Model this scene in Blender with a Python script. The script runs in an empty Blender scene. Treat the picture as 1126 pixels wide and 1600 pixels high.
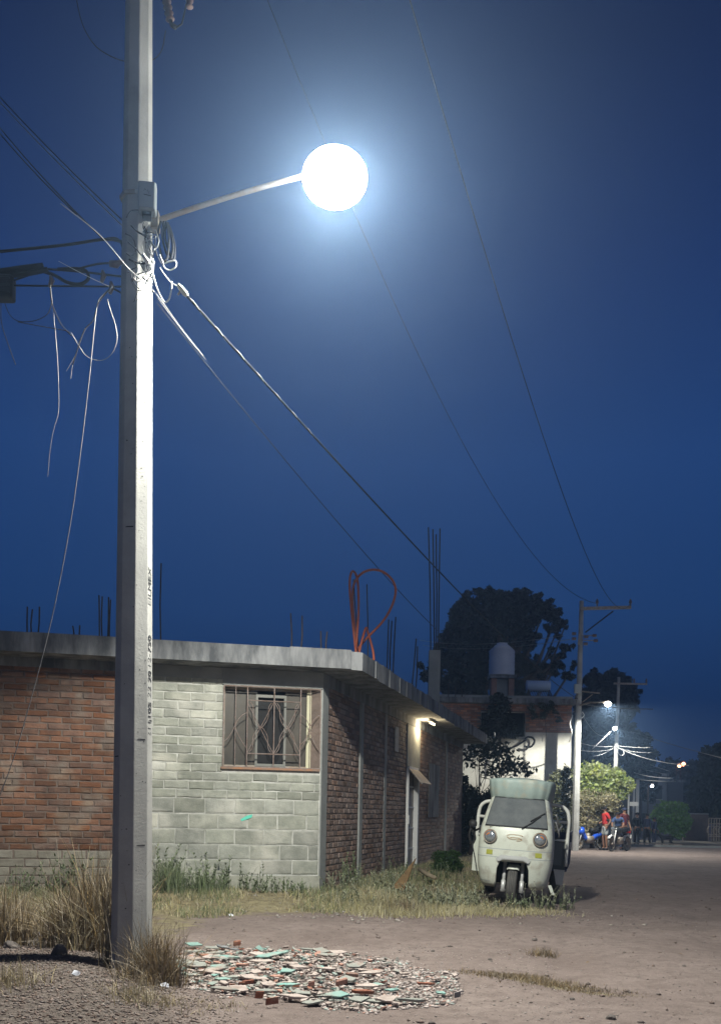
import bpy, bmesh, math, random
import numpy as np
from mathutils import Vector, Matrix, Euler, noise
random.seed(7); rng = np.random.default_rng(7)
R = math.radians
sc = bpy.context.scene
COL = sc.collection
# ------------------------------------------------------------------ camera
EYE = 1.25; F = 1500.0; PX, PY = 563.0, 1268.0; ROLL = 1.1
cd = bpy.data.cameras.new('camera'); cam = bpy.data.objects.new('camera', cd); COL.objects.link(cam)
cd.sensor_fit = 'VERTICAL'; cd.sensor_height = 24.0; cd.lens = 24.0*F/1600.0
cd.shift_y = (PY-800.0)/1600.0; cd.shift_x = 0.0
cd.clip_start = 0.05; cd.clip_end = 3000
cam.matrix_world = Matrix.Translation((0, 0, EYE)) @ Matrix.Rotation(R(90), 4, 'X') @ Matrix.Rotation(R(ROLL), 4, 'Z')
sc.camera = cam
# ------------------------------------------------------------------ dusk sky
wd = bpy.data.worlds.new('World'); sc.world = wd; wd.use_nodes = True
nt = wd.node_tree; nt.nodes.clear()
wo = nt.nodes.new('ShaderNodeOutputWorld'); bg = nt.nodes.new('ShaderNodeBackground')
tc = nt.nodes.new('ShaderNodeTexCoord'); sx = nt.nodes.new('ShaderNodeSeparateXYZ')
rp = nt.nodes.new('ShaderNodeValToRGB')
nt.links.new(tc.outputs['Generated'], sx.inputs[0]); nt.links.new(sx.outputs['Z'], rp.inputs[0])
nt.links.new(rp.outputs[0], bg.inputs[0]); nt.links.new(bg.outputs[0], wo.inputs[0])
SKY = [(0.0, (.0045, .013, .036)), (.08, (.0072, .026, .080)), (.20, (.0098, .042, .142)), (.34, (.0102, .045, .165)),
       (.48, (.0065, .028, .118)), (.62, (.0034, .014, .064)), (.8, (.002, .008, .038)), (1.0, (.0015, .006, .030))]
el = rp.color_ramp.elements
while len(el) > 1: el.remove(el[-1])
el[0].position = SKY[0][0]; el[0].color = SKY[0][1]+(1,)
for p, c in SKY[1:]:
    e = el.new(p); e.color = c+(1,)
bg.inputs[1].default_value = 1.0
# last glow of the sunken sun, from low behind the camera
sl = bpy.data.lights.new('dusk_sun', 'SUN'); sl.energy = 0.25; sl.angle = R(50); sl.color = (.90, .95, 1.0)
so = bpy.data.objects.new('dusk_sun', sl); COL.objects.link(so); so.rotation_euler = (R(74), 0, R(22)); so.location = (-5, -20, 20)
sc.view_settings.view_transform = 'Standard'; sc.view_settings.look = 'None'
sc.view_settings.exposure = 0; sc.view_settings.gamma = 1; sc.view_settings.use_curve_mapping = False
sc.render.engine = 'CYCLES'
sc.cycles.use_denoising = True
sc.cycles.max_bounces = 6; sc.cycles.diffuse_bounces = 3; sc.cycles.glossy_bounces = 3
sc.cycles.transmission_bounces = 4; sc.cycles.volume_bounces = 1; sc.cycles.transparent_max_bounces = 8
sc.cycles.sample_clamp_indirect = 3; sc.cycles.caustics_reflective = False; sc.cycles.caustics_refractive = False

# ------------------------------------------------------------------ helpers
cr, sr = math.cos(R(ROLL)), math.sin(R(ROLL))
def uv(px, py):
    dx, dy = px-PX, py-PY
    return (dx*cr+dy*sr)/F, (-dx*sr+dy*cr)/F
def W(px, py, Y):                       # the point at distance Y seen at photo pixel px, py
    u, v = uv(px, py); return Vector((u*Y, Y, EYE-v*Y))
def onplane(px, py, o, d):              # vertical plane through o along d (2d): distance along d and height
    u, v = uv(px, py)
    # o + s d = Y(u,1)
    s = (u*o[1]-o[0])/(d[0]-u*d[1]); Y = o[1]+s*d[1]
    return s, EYE-v*Y
def sm(a, b, x):
    t = np.clip((x-a)/(b-a), 0, 1); return t*t*(3-2*t)
def tag(o, label=None, cat=None, group=None, kind=None):
    if label: o['label'] = label
    if cat: o['category'] = cat
    if group: o['group'] = group
    if kind: o['kind'] = kind
    return o
def empty(name, loc=(0, 0, 0), rz=0, **k):
    o = bpy.data.objects.new(name, None); COL.objects.link(o); o.location = loc; o.rotation_euler = (0, 0, rz)
    o.empty_display_size = .2
    return tag(o, **k)
class MB:
    def __init__(s): s.v = []; s.f = []
    def add(s, vs, fs):
        n = len(s.v); s.v += [tuple(x) for x in vs]; s.f += [tuple(n+i for i in f) for f in fs]; return s
    def box(s, x0, x1, y0, y1, z0, z1, M=None):
        vs = [Vector((x, y, z)) for z in (z0, z1) for y in (y0, y1) for x in (x0, x1)]
        if M is not None: vs = [M @ v for v in vs]
        return s.add(vs, [(0, 2, 3, 1), (4, 5, 7, 6), (0, 1, 5, 4), (2, 6, 7, 3), (0, 4, 6, 2), (1, 3, 7, 5)])
    def bar(s, a, b, w, h=None, up=Vector((0, 0, 1))):
        a, b = Vector(a), Vector(b); h = h or w; d = (b-a)
        if d.length < 1e-6: return s
        d.normalize()
        if abs(d.dot(up)) > .98: up = Vector((1, 0, 0))
        x = d.cross(up).normalized(); y = x.cross(d)
        vs = [p+x*i*w/2+y*j*h/2 for p in (a, b) for i, j in ((-1, -1), (1, -1), (1, 1), (-1, 1))]
        return s.add(vs, [(0, 1, 2, 3), (4, 7, 6, 5), (0, 4, 5, 1), (1, 5, 6, 2), (2, 6, 7, 3), (3, 7, 4, 0)])
    def tube(s, pts, r, n=6, cap=True):
        pts = [Vector(p) for p in pts]; m = len(pts); rs = r if isinstance(r, (list, tuple)) else [r]*m
        vs = []; px = None
        for i, p in enumerate(pts):
            d = (pts[min(i+1, m-1)]-pts[max(i-1, 0)])
            d = d.normalized() if d.length > 1e-9 else Vector((0, 0, 1))
            if px is None:
                a = Vector((0, 0, 1)) if abs(d.z) < .9 else Vector((1, 0, 0)); x = d.cross(a).normalized()
            else:
                x = (px-d*px.dot(d)); x = x.normalized() if x.length > 1e-6 else d.cross(Vector((0, 0, 1))).normalized()
            px = x; y = d.cross(x)
            for k in range(n):
                t = 2*math.pi*k/n; vs.append(p+(x*math.cos(t)+y*math.sin(t))*rs[i])
        fs = [(i*n+k, i*n+(k+1) % n, (i+1)*n+(k+1) % n, (i+1)*n+k) for i in range(m-1) for k in range(n)]
        if cap: fs += [tuple(range(n-1, -1, -1)), tuple((m-1)*n+k for k in range(n))]
        return s.add(vs, fs)
    def lathe(s, prof, n=24, M=None):       # prof (r,z) about z
        vs = []
        for r, z in prof:
            for k in range(n):
                t = 2*math.pi*k/n; v = Vector((r*math.cos(t), r*math.sin(t), z)); vs.append(M @ v if M is not None else v)
        m = len(prof)
        fs = [(i*n+k, i*n+(k+1) % n, (i+1)*n+(k+1) % n, (i+1)*n+k) for i in range(m-1) for k in range(n)]
        if prof[0][0] > 1e-5: fs.append(tuple(range(n-1, -1, -1)))
        if prof[-1][0] > 1e-5: fs.append(tuple((m-1)*n+k for k in range(n)))
        return s.add(vs, fs)
    def prism(s, poly, z0, z1):
        n = len(poly); vs = [(x, y, z0) for x, y in poly]+[(x, y, z1) for x, y in poly]
        fs = [tuple(range(n-1, -1, -1)), tuple(range(n, 2*n))]+[(i, (i+1) % n, n+(i+1) % n, n+i) for i in range(n)]
        return s.add(vs, fs)
    def build(s, name, m, parent=None, smooth=False, loc=None):
        me = bpy.data.meshes.new(name); me.from_pydata(s.v, [], s.f); me.update()
        if smooth:
            me.polygons.foreach_set('use_smooth', [True]*len(me.polygons))
        o = bpy.data.objects.new(name, me); COL.objects.link(o)
        if m: me.materials.append(m)
        if parent: o.parent = parent
        if loc is not None: o.location = loc
        return o
def npmesh(name, V, Fq, m, parent=None):    # V (n,3), Fq (m,k)
    me = bpy.data.meshes.new(name); V = np.ascontiguousarray(V, dtype=np.float32); Fq = np.ascontiguousarray(Fq, dtype=np.int32)
    k = Fq.shape[1]; me.vertices.add(len(V)); me.vertices.foreach_set('co', V.ravel())
    me.loops.add(Fq.size); me.loops.foreach_set('vertex_index', Fq.ravel())
    me.polygons.add(len(Fq)); me.polygons.foreach_set('loop_start', np.arange(0, Fq.size, k, dtype=np.int32))
    me.polygons.foreach_set('loop_total', np.full(len(Fq), k, dtype=np.int32))
    me.update(calc_edges=True); me.validate()
    if m: me.materials.append(m)
    o = bpy.data.objects.new(name, me); COL.objects.link(o)
    if parent: o.parent = parent
    return o
def mat(name, col, rough=.8, col2=None, scale=4, amt=.6, bump=0, bscale=None, metal=0, rnd=0, island=0, emit=None, es=0, spec=.3, stretch=None, col3=None, s3=1.2, detail=8):
    m = bpy.data.materials.new(name); m.use_nodes = True; n = m.node_tree; b = n.nodes['Principled BSDF']
    b.inputs['Roughness'].default_value = rough; b.inputs['Metallic'].default_value = metal
    b.inputs['Specular IOR Level'].default_value = spec
    b.inputs['Base Color'].default_value = (*col, 1)
    L = n.links.new
    g = n.nodes.new('ShaderNodeNewGeometry'); vec = g.outputs['Position']
    if stretch:
        mp = n.nodes.new('ShaderNodeMapping'); mp.inputs['Scale'].default_value = stretch; L(vec, mp.inputs[0]); vec = mp.outputs[0]
    out = None
    if col2 is not None:
        t = n.nodes.new('ShaderNodeTexNoise'); t.inputs['Scale'].default_value = scale; t.inputs['Detail'].default_value = detail; t.inputs['Roughness'].default_value = .65
        L(vec, t.inputs['Vector'])
        r = n.nodes.new('ShaderNodeMapRange'); r.inputs[1].default_value = .5-.28*(1.2-amt); r.inputs[2].default_value = .5+.28*(1.2-amt); L(t.outputs['Fac'], r.inputs[0])
        mx = n.nodes.new('ShaderNodeMix'); mx.data_type = 'RGBA'; mx.inputs[6].default_value = (*col, 1); mx.inputs[7].default_value = (*col2, 1)
        L(r.outputs[0], mx.inputs[0]); out = mx.outputs[2]
    if col3 is not None:
        t = n.nodes.new('ShaderNodeTexNoise'); t.inputs['Scale'].default_value = s3; t.inputs['Detail'].default_value = 6
        L(vec, t.inputs['Vector'])
        r = n.nodes.new('ShaderNodeMapRange'); r.inputs[1].default_value = .52; r.inputs[2].default_value = .66; L(t.outputs['Fac'], r.inputs[0])
        mx = n.nodes.new('ShaderNodeMix'); mx.data_type = 'RGBA'; mx.inputs[7].default_value = (*col3, 1)
        L(r.outputs[0], mx.inputs[0]); L(out, mx.inputs[6]) if out else None
        if not out: mx.inputs[6].default_value = (*col, 1)
        out = mx.outputs[2]
    if rnd or island:
        if rnd: q = n.nodes.new('ShaderNodeObjectInfo').outputs['Random']
        else: q = g.outputs['Random Per Island']
        a = rnd or island
        hs = n.nodes.new('ShaderNodeHueSaturation')
        r1 = n.nodes.new('ShaderNodeMapRange'); r1.inputs[3].default_value = 1-a; r1.inputs[4].default_value = 1+a*.7; L(q, r1.inputs[0]); L(r1.outputs[0], hs.inputs['Value'])
        w = n.nodes.new('ShaderNodeTexWhiteNoise'); w.noise_dimensions = '1D'; L(q, w.inputs['W'])
        r2 = n.nodes.new('ShaderNodeMapRange'); r2.inputs[3].default_value = 1-a; r2.inputs[4].default_value = 1+a*.3; L(w.outputs['Value'], r2.inputs[0]); L(r2.outputs[0], hs.inputs['Saturation'])
        if out: L(out, hs.inputs['Color'])
        else: hs.inputs['Color'].default_value = (*col, 1)
        out = hs.outputs[0]
    if out: L(out, b.inputs['Base Color'])
    if bump:
        t = n.nodes.new('ShaderNodeTexNoise'); t.inputs['Scale'].default_value = bscale or scale*6; t.inputs['Detail'].default_value = 8; t.inputs['Roughness'].default_value = .7
        L(vec, t.inputs['Vector'])
        bp = n.nodes.new('ShaderNodeBump'); bp.inputs['Strength'].default_value = .8; bp.inputs['Distance'].default_value = bump; L(t.outputs['Fac'], bp.inputs['Height']); L(bp.outputs[0], b.inputs['Normal'])
    if emit:
        b.inputs['Emission Color'].default_value = (*emit, 1); b.inputs['Emission Strength'].default_value = es
    return m
def leafmat(name, col, col2, isl=.45, trans=.25):
    m = mat(name, col, .65, col2=col2, scale=1.3, island=isl, spec=.25)
    n = m.node_tree; b = n.nodes['Principled BSDF']; o = n.nodes['Material Output']
    tr = n.nodes.new('ShaderNodeBsdfTranslucent'); ad = n.nodes.new('ShaderNodeMixShader'); ad.inputs[0].default_value = trans
    src = b.inputs['Base Color'].links[0].from_socket; n.links.new(src, tr.inputs[0])
    n.links.new(b.outputs[0], ad.inputs[1]); n.links.new(tr.outputs[0], ad.inputs[2]); n.links.new(ad.outputs[0], o.inputs[0])
    return m
M = {}
M['pole'] = mat('pole_concrete', (.37, .37, .35), .85, (.27, .27, .26), 3.5, .5, .003, 60, col3=(.42, .42, .40), s3=1.5)
M['slab'] = mat('slab_concrete', (.23, .235, .24), .92, (.07, .074, .08), 1.9, .75, .008, 25, stretch=(2.0, 2.0, .5))
M['plaster'] = mat('grey_plaster', (.28, .29, .28), .9, (.20, .21, .20), 2.5, .5, .006, 20, col3=(.32, .33, .31))
M['mortar'] = mat('mortar', (.54, .54, .50), .95, (.32, .32, .29), 7, .6, .012, 30)
M['mortar_dark'] = mat('mortar_between_bricks', (.17, .13, .11), .95, (.10, .078, .065), 5, .6, .012, 25)
M['block'] = mat('concrete_block', (.33, .335, .285), .92, (.22, .23, .195), 6, .6, .011, 45, rnd=.22, col3=(.46, .45, .39), s3=1.7)
M['block_low'] = mat('painted_low_block', (.25, .235, .19), .92, (.17, .15, .12), 6, .6, .01, 40, rnd=.15)
M['brick'] = mat('fired_brick', (.19, .088, .048), .92, (.105, .054, .037), 5, .6, .014, 40, rnd=.30, col3=(.19, .14, .105), s3=2.6)
M['brick_side'] = mat('side_brick', (.25, .165, .125), .92, (.17, .115, .09), 4, .6, .012, 30, island=.38)
M['brick_far'] = mat('far_brick', (.40, .17, .09), .9, (.22, .10, .06), 3, .6, .01, 20, island=.35)
M['steel'] = mat('rusty_rebar', (.045, .032, .028), .9, (.025, .02, .018), 20, .5)
M['grille'] = mat('painted_grille', (.27, .235, .22), .6, (.16, .10, .075), 15, .5, metal=.2)
M['white_frame'] = mat('aluminium_frame', (.17, .17, .155), .5)
M['black'] = mat('black_rubber', (.012, .012, .013), .6)
M['cable'] = mat('black_cable', (.014, .014, .017), .8, spec=.12)
M['wcable'] = mat('white_cable', (.65, .65, .63), .5)
M['gcable'] = mat('grey_cable', (.20, .20, .20), .5)
M['galv'] = mat('galvanised_steel', (.34, .33, .30), .5, (.25, .18, .12), 9, .5, metal=.35)
M['porcelain'] = mat('porcelain', (.16, .11, .10), .35)
M['boxgrey'] = mat('grey_box', (.33, .37, .38), .55, (.27, .30, .31), 6, .4)
M['orange'] = mat('orange_conduit', (.36, .085, .035), .6, (.26, .07, .035), 14)
M['ink'] = mat('black_ink', (.03, .03, .035), .8)
# ------------------------------------------------------------------ ground
C1 = (-0.598, 13.38)
CW = W(497, 1390, 13.38); C1 = (CW.x, 13.38)
SD = Vector((.2516, .9678)).normalized(); SN = Vector((SD.y, -SD.x))       # side wall direction and its outward normal
A_F = R(13.0); FD = Vector((-math.cos(A_F), -math.sin(A_F))); FN = Vector((-FD.y*-1, -abs(FD.x)))
FN = Vector((math.sin(A_F), -math.cos(A_F)))
Z0 = .14
def gz_np(x, y):
    df = (x-C1[0])*FN.x+(y-C1[1])*FN.y          # distance before the front wall
    ds = (x-C1[0])*SN.x+(y-C1[1])*SN.y          # distance beside the side wall
    d = np.where(ds > 0, np.hypot(np.maximum(df, 0), ds), np.maximum(df, 0))
    z = Z0*(1-sm(.5, 2.3, d))*(1-sm(25, 32, y))
    z = z-.10*sm(18, 40, y)-.20*sm(40, 54, y)-.06*sm(2.5, 3.6, x)*(1-sm(16, 20, y))*sm(10.5, 12.5, y)
    for r0 in (3.6, 5.1): z = z-.022*np.exp(-((ds-r0-.12*np.sin(y*.45))/.16)**2)*sm(0, 1, ds)*sm(5, 9, y)
    m = (1-sm(-2.0, -.9, x+.25*(y-6.5)))*(1-sm(6.6, 9.5, y))
    z = z+.17*m
    return z
def gz(x, y):
    z = float(gz_np(np.array(float(x)), np.array(float(y))))
    return z+bumpz(x, y)
def bumpz(x, y):
    k = 1.0 if y < 30 else .3
    return k*(.036*noise.noise(Vector((x*.7, y*.7, 0)))+.012*noise.noise(Vector((x*2.6, y*2.6, 3)))+.006*noise.noise(Vector((x*8, y*8, 5))))
def axis(parts):
    out = []
    for a, b, s in parts: out += list(np.arange(a, b, s))
    out.append(parts[-1][1]); return np.array(out)
xs = axis([(-400, -40, 40), (-40, -9, 3), (-9, -4, .25), (-4, 5, .06), (5, 14, .2), (14, 50, 2), (50, 400, 35)])
ys = axis([(-60, -4, 4), (-4, 4, .5), (4, 14, .06), (14, 26, .12), (26, 60, .6), (60, 120, 3), (120, 700, 29)])
X, Y = np.meshgrid(xs, ys)
Z = gz_np(X, Y)
bz = np.array([bumpz(a, b) if (-10 < a < 15 and 3 < b < 62) else 0 for a, b in zip(X.ravel(), Y.ravel())]).reshape(X.shape)
Z = Z+bz
nx, ny = len(xs), len(ys)
I = np.arange(nx*ny).reshape(ny, nx)
FQ = np.stack([I[:-1, :-1], I[:-1, 1:], I[1:, 1:], I[1:, :-1]], -1).reshape(-1, 4)
def groundmat():
    m = bpy.data.materials.new('dirt_road'); m.use_nodes = True; n = m.node_tree; b = n.nodes['Principled BSDF']; L = n.links.new
    b.inputs['Roughness'].default_value = .95; b.inputs['Specular IOR Level'].default_value = .15
    g = n.nodes.new('ShaderNodeNewGeometry'); P = g.outputs['Position']
    def nz(s, d=8, r=.6):
        t = n.nodes.new('ShaderNodeTexNoise'); t.inputs['Scale'].default_value = s; t.inputs['Detail'].default_value = d; t.inputs['Roughness'].default_value = r; L(P, t.inputs['Vector']); return t.outputs['Fac']
    def mr(x, a, c):
        r = n.nodes.new('ShaderNodeMapRange'); r.inputs[1].default_value = a; r.inputs[2].default_value = c; L(x, r.inputs[0]); return r.outputs[0]
    def mx(f, a, c):
        k = n.nodes.new('ShaderNodeMix'); k.data_type = 'RGBA'; L(f, k.inputs[0])
        for i, q in ((6, a), (7, c)):
            if isinstance(q, tuple): k.inputs[i].default_value = (*q, 1)
            else: L(q, k.inputs[i])
        return k.outputs[2]
    base = mx(mr(nz(.9), .35, .65), (.20, .158, .143), (.27, .22, .20))
    base = mx(mr(nz(7, 10, .7), .45, .75), base, (.145, .112, .10))
    base = mx(mr(nz(45, 4, .7), .60, .72), base, (.34, .295, .27))
    base = mx(mr(nz(28, 5, .7), .60, .75), base, (.11, .085, .075))
    at = n.nodes.new('ShaderNodeAttribute'); at.attribute_name = 'cover'
    sp = n.nodes.new('ShaderNodeSeparateColor'); L(at.outputs['Color'], sp.inputs[0])
    straw = mx(mr(nz(9, 8, .7), .4, .6), (.32, .28, .17), (.20, .17, .105))
    ad = n.nodes.new('ShaderNodeMath'); ad.operation = 'MULTIPLY_ADD'; L(nz(5, 8, .7), ad.inputs[0]); ad.inputs[1].default_value = 1.6; ad.inputs[2].default_value = -.8
    a2 = n.nodes.new('ShaderNodeMath'); a2.operation = 'ADD'; L(ad.outputs[0], a2.inputs[0]); L(sp.outputs[0], a2.inputs[1])
    base = mx(mr(a2.outputs[0], .35, .65), base, straw)
    grav = mx(mr(nz(22, 6, .7), .4, .62), (.20, .165, .145), (.085, .07, .062))
    base = mx(sp.outputs[1], base, grav)
    L(base, b.inputs['Base Color'])
    h = n.nodes.new('ShaderNodeMath'); h.operation = 'MULTIPLY_ADD'; L(nz(60, 6, .75), h.inputs[0]); h.inputs[1].default_value = .5; L(nz(9, 10, .7), h.inputs[2])
    bp = n.nodes.new('ShaderNodeBump'); bp.inputs['Strength'].default_value = 1; bp.inputs['Distance'].default_value = .035; L(h.outputs[0], bp.inputs['Height']); L(bp.outputs[0], b.inputs['Normal'])
    return m
grd = npmesh('ground', np.stack([X, Y, Z], -1).reshape(-1, 3), FQ, groundmat())
tag(grd, kind='structure', label='bare dusty dirt street with dry verge')
def cover_np(x, y):
    df = (x-C1[0])*FN.x+(y-C1[1])*FN.y; ds = (x-C1[0])*SN.x+(y-C1[1])*SN.y
    d = np.where(ds > 0, np.hypot(np.maximum(df, 0), ds), np.maximum(df, 0))
    c = (1-sm(1.5, 2.4, d))
    c = np.maximum(c, .75*np.exp(-(((x-1.4)/.55)**2+((y-7.07+.75*(x-1.4))/.16)**2)))
    c = np.maximum(c, .6*(1-sm(-2.0, -1.3, x))*sm(8, 9, y))
    return c
gc = np.zeros((nx*ny, 4), np.float32); gc[:, 0] = cover_np(X, Y).ravel(); gc[:, 3] = 1
gc[:, 1] = ((1-sm(-1.5, -.9, X+.3*(Y-6)))*(1-sm(6.8, 8, Y))).ravel()
ca = grd.data.color_attributes.new('cover', 'FLOAT_COLOR', 'POINT'); ca.data.foreach_set('color', gc.ravel())
for p in (grd.data.polygons,): p.foreach_set('use_smooth', [True]*len(p))

# ------------------------------------------------------------------ corner house
def fpt(t, z, out=0): return Vector((C1[0]+FD.x*t+FN.x*out, C1[1]+FD.y*t+FN.y*out, z))
def spt(s, z, out=0): return Vector((C1[0]+SD.x*s+SN.x*out, C1[1]+SD.y*s+SN.y*out, z))
def fw(px, py): return onplane(px, py, C1, FD)
def sw(px, py): return onplane(px, py, C1, SD)
ZT = 3.17; ZR = 3.42
house = empty('corner_house', (C1[0], C1[1], 0), label='unfinished single storey house of grey block and red brick with concrete roof slab', cat='house')
class HMB(MB):      # geometry written in world space, house empties sit at C1
    def build(s, name, m, parent=None, smooth=False):
        o = MB.build(s, name, m, None, smooth); o.parent = parent; o.matrix_parent_inverse = Matrix.Identity(4)
        # shift by the parent's world place
        q = parent; off = Vector((0, 0, 0))
        while q is not None: off += q.location; q = q.parent
        for v in o.data.vertices: v.co -= off
        return o
def fquadbox(mb, t0, t1, z0, z1, o0, o1):
    vs = [fpt(t, z, o) for z in (z0, z1) for o in (o1, o0) for t in (t0, t1)]
    return mb.add(vs, [(0, 2, 3, 1), (4, 5, 7, 6), (0, 1, 5, 4), (2, 6, 7, 3), (0, 4, 6, 2), (1, 3, 7, 5)])
def squadbox(mb, s0, s1, z0, z1, o0, o1):
    vs = [spt(t, z, o) for z in (z0, z1) for o in (o1, o0) for t in (s0, s1)]
    return mb.add(vs, [(0, 2, 3, 1), (4, 5, 7, 6), (0, 1, 5, 4), (2, 6, 7, 3), (0, 4, 6, 2), (1, 3, 7, 5)])
# window opening on the front wall
wt0, wz1 = fw(503, 1080); wt1, wz0 = fw(348, 1197)
wt0 = max(wt0, .02); wz1 = fw(428, 1075)[1]; wz0 = fw(425, 1200)[1]
wt1 = (fw(352, 1072)[0]+fw(346, 1195)[0])/2
tsplit = fw(214, 1200)[0]; TL = 6.2
print('window', wt0, wt1, wz0, wz1, 'split', tsplit, 'C1', C1)
w = HMB()
fquadbox(w, wt1, TL, -.3, ZT, -.15, 0); fquadbox(w, 0.0, wt1, -.3, wz0, -.15, 0)
fquadbox(w, 0.0, wt1, wz1, ZT, -.15, 0); fquadbox(w, 0.0, wt0, wz0, wz1, -.15, 0)
fwall = w.build('front_wall', M['mortar'], house)
# dark brick bedding left of the split
w = HMB(); fquadbox(w, tsplit, TL, .0, ZT-.12, .0005, .004); w.build('bedding', M['mortar_dark'], fwall)
# lintel, footing, ring beam as plaster
w = HMB(); fquadbox(w, -.01, wt1+.02, wz1+.015, ZT, .002, .022); w.build('lintel', M['plaster'], fwall)
w = HMB(); fquadbox(w, wt1+.025, tsplit, ZT-.16, ZT, .001, .018); w.build('ring_beam', M['plaster'], fwall)
w = HMB(); fquadbox(w, tsplit+.005, TL, ZT-.12, ZT, .001, .026); w.build('ring_beam', M['slab'], fwall)
w = HMB(); fquadbox(w, -.012, tsplit, -.2, Z0+.20, .003, .02); w.build('footing', mat('cream_footing', (.38, .38, .32), .92, (.26, .26, .22), 5, .6, .012, 25), fwall)
def rough_block(L, H, D, jit, name, m):
    # face towards -y, irregular chipped outline: back ring, mid ring, front ring
    e = min(L, H)*.10; n = 3
    top = [(-L/2+L*i/n, H/2) for i in range(n)]; right = [(L/2, H/2), (L/2, 0)]; bot = [(L/2-L*i/n, -H/2) for i in range(n)]; left = [(-L/2, -H/2), (-L/2, 0)]
    ring = top+right+bot+left; k = len(ring); vs = []
    for q, (sc_, y) in enumerate(((1, 0), (1, -D*.55), (None, -D))):
        for (x, z) in ring:
            jx, jz = random.uniform(-jit, jit), random.uniform(-jit, jit)
            if sc_ is None: vs.append((x-math.copysign(e, x)*(abs(x) > 1e-6)+jx*.5, y+random.uniform(-jit, jit)*.5, z-math.copysign(e, z)*(abs(z) > 1e-6)+jz*.5))
            else: vs.append((x+jx, y, z+jz))
    fs = [(a*k+i, a*k+(i+1) % k, (a+1)*k+(i+1) % k, (a+1)*k+i) for a in range(2) for i in range(k)]
    c = len(vs); vs.append((0, -D-random.uniform(0, jit)*.4, 0)); fs += [(2*k+i, 2*k+(i+1) % k, c) for i in range(k)]
    me = bpy.data.meshes.new(name); me.from_pydata(vs, [], fs); me.update()
    for p in me.polygons: p.use_smooth = False
    bm_ = bmesh.new(); bm_.from_mesh(me); bmesh.ops.recalc_face_normals(bm_, faces=bm_.faces); bm_.to_mesh(me); bm_.free()
    me.materials.append(m); return me
bigs = [rough_block(.395, .190, .012, .006, 'block', M['block']) for _ in range(7)]
smalls = [rough_block(.325, .102, .013, .006, 'block', M['block']) for _ in range(7)]
bricks = [rough_block(.265, .068, .018, .005, 'brick', M['brick']) for _ in range(9)]
lowb = [rough_block(.30, .098, .014, .005, 'brick', M['block_low']) for _ in range(5)]
angF = math.atan2(-FD.y, -FD.x)          # local +x runs to the right along the wall
def lay(meshes, name, t, z, scx=1):
    o = bpy.data.objects.new(name, random.choice(meshes)); COL.objects.link(o); o.parent = fwall
    p = fpt(t, z, .0)-Vector((C1[0], C1[1], 0)); o.location = p
    o.rotation_euler = (random.gauss(0, .012), random.gauss(0, .007), angF+random.gauss(0, .008))
    o.scale = (scx*random.uniform(.985, 1.01), random.uniform(.75, 1.2), random.uniform(.95, 1.03)); return o
def course(meshes, name, z, h, L, ta, tb, off, gap=.016):
    t = ta-off*L
    while t < tb-.01:
        l = L*random.uniform(.96, 1.05); a, b = max(t, ta), min(t+l-gap, tb)
        if b-a > .05: lay(meshes, name, (a+b)/2, z+random.gauss(0, .002), (b-a)/meshes[0]['L'])
        t += l
for ms, L in ((bigs, .395), (smalls, .325), (bricks, .265), (lowb, .30)):
    for m_ in ms: m_['L'] = L
z = Z0+.215
for i in range(5):
    course(bigs, 'concrete_block', z+.1, .2, .405, .015, tsplit-.01, .5*(i % 2)+.1); z += .208
zz = z; i = 0; hp = .119
while zz < ZT-.20:
    if zz+hp < wz0+.02: course(smalls, 'concrete_block', zz+.055, .12, .34, .015, tsplit-.01, .5*(i % 2)+.25)
    else:
        course(smalls, 'concrete_block', zz+.055, .12, .34, wt1+.01, tsplit-.01, .5*(i % 2)+.25)
    zz += hp; i += 1
z = Z0-.02; i = 0
while z < Z0+.52:
    course(lowb, 'block', z+.05, .1, .31, tsplit+.02, 4.9, .5*(i % 2)); z += .11; i += 1
while z < ZT-.15:
    course(bricks, 'brick', z+.04, .07, .28, tsplit+.02, 4.75, .5*(i % 2)+random.uniform(-.08, .08), gap=.018); z += .083; i += 1
# mint paint splash on a block and rusty anchors
w = HMB(); a = fw(377, 1282); b = fw(393, 1274)
w.add([fpt(a[0], a[1]-.01, .0185), fpt(b[0], b[1]-.03, .0185), fpt(b[0]-.01, b[1]+.015, .0185), fpt((a[0]+b[0])/2, (a[1]+b[1])/2+.03, .0185), fpt(a[0]+.01, a[1]+.02, .0185)], [(0, 1, 2, 3, 4)])
M['mint'] = mat('mint_paint', (.12, .55, .42), .7)
w.build('paint_splash', M['mint'], fwall)
# side wall
E_S = 13.15
s_door0 = sw(634, 1250)[0]; s_door1 = sw(650, 1250)[0]
pil = [sw(562, 1200)[0], sw(603, 1100)[0], sw(696, 1200)[0]]
print('door', s_door0, s_door1, 'pil', pil)
zd = 2.12
w = HMB(); squadbox(w, 0, s_door0, -.3, ZT, -.15, 0); squadbox(w, s_door1, E_S, -.3, ZT, -.15, 0); squadbox(w, s_door0, s_door1, zd, ZT, -.15, 0); w.build('brick_wall', M['mortar_dark'], house); w = HMB()
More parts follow.
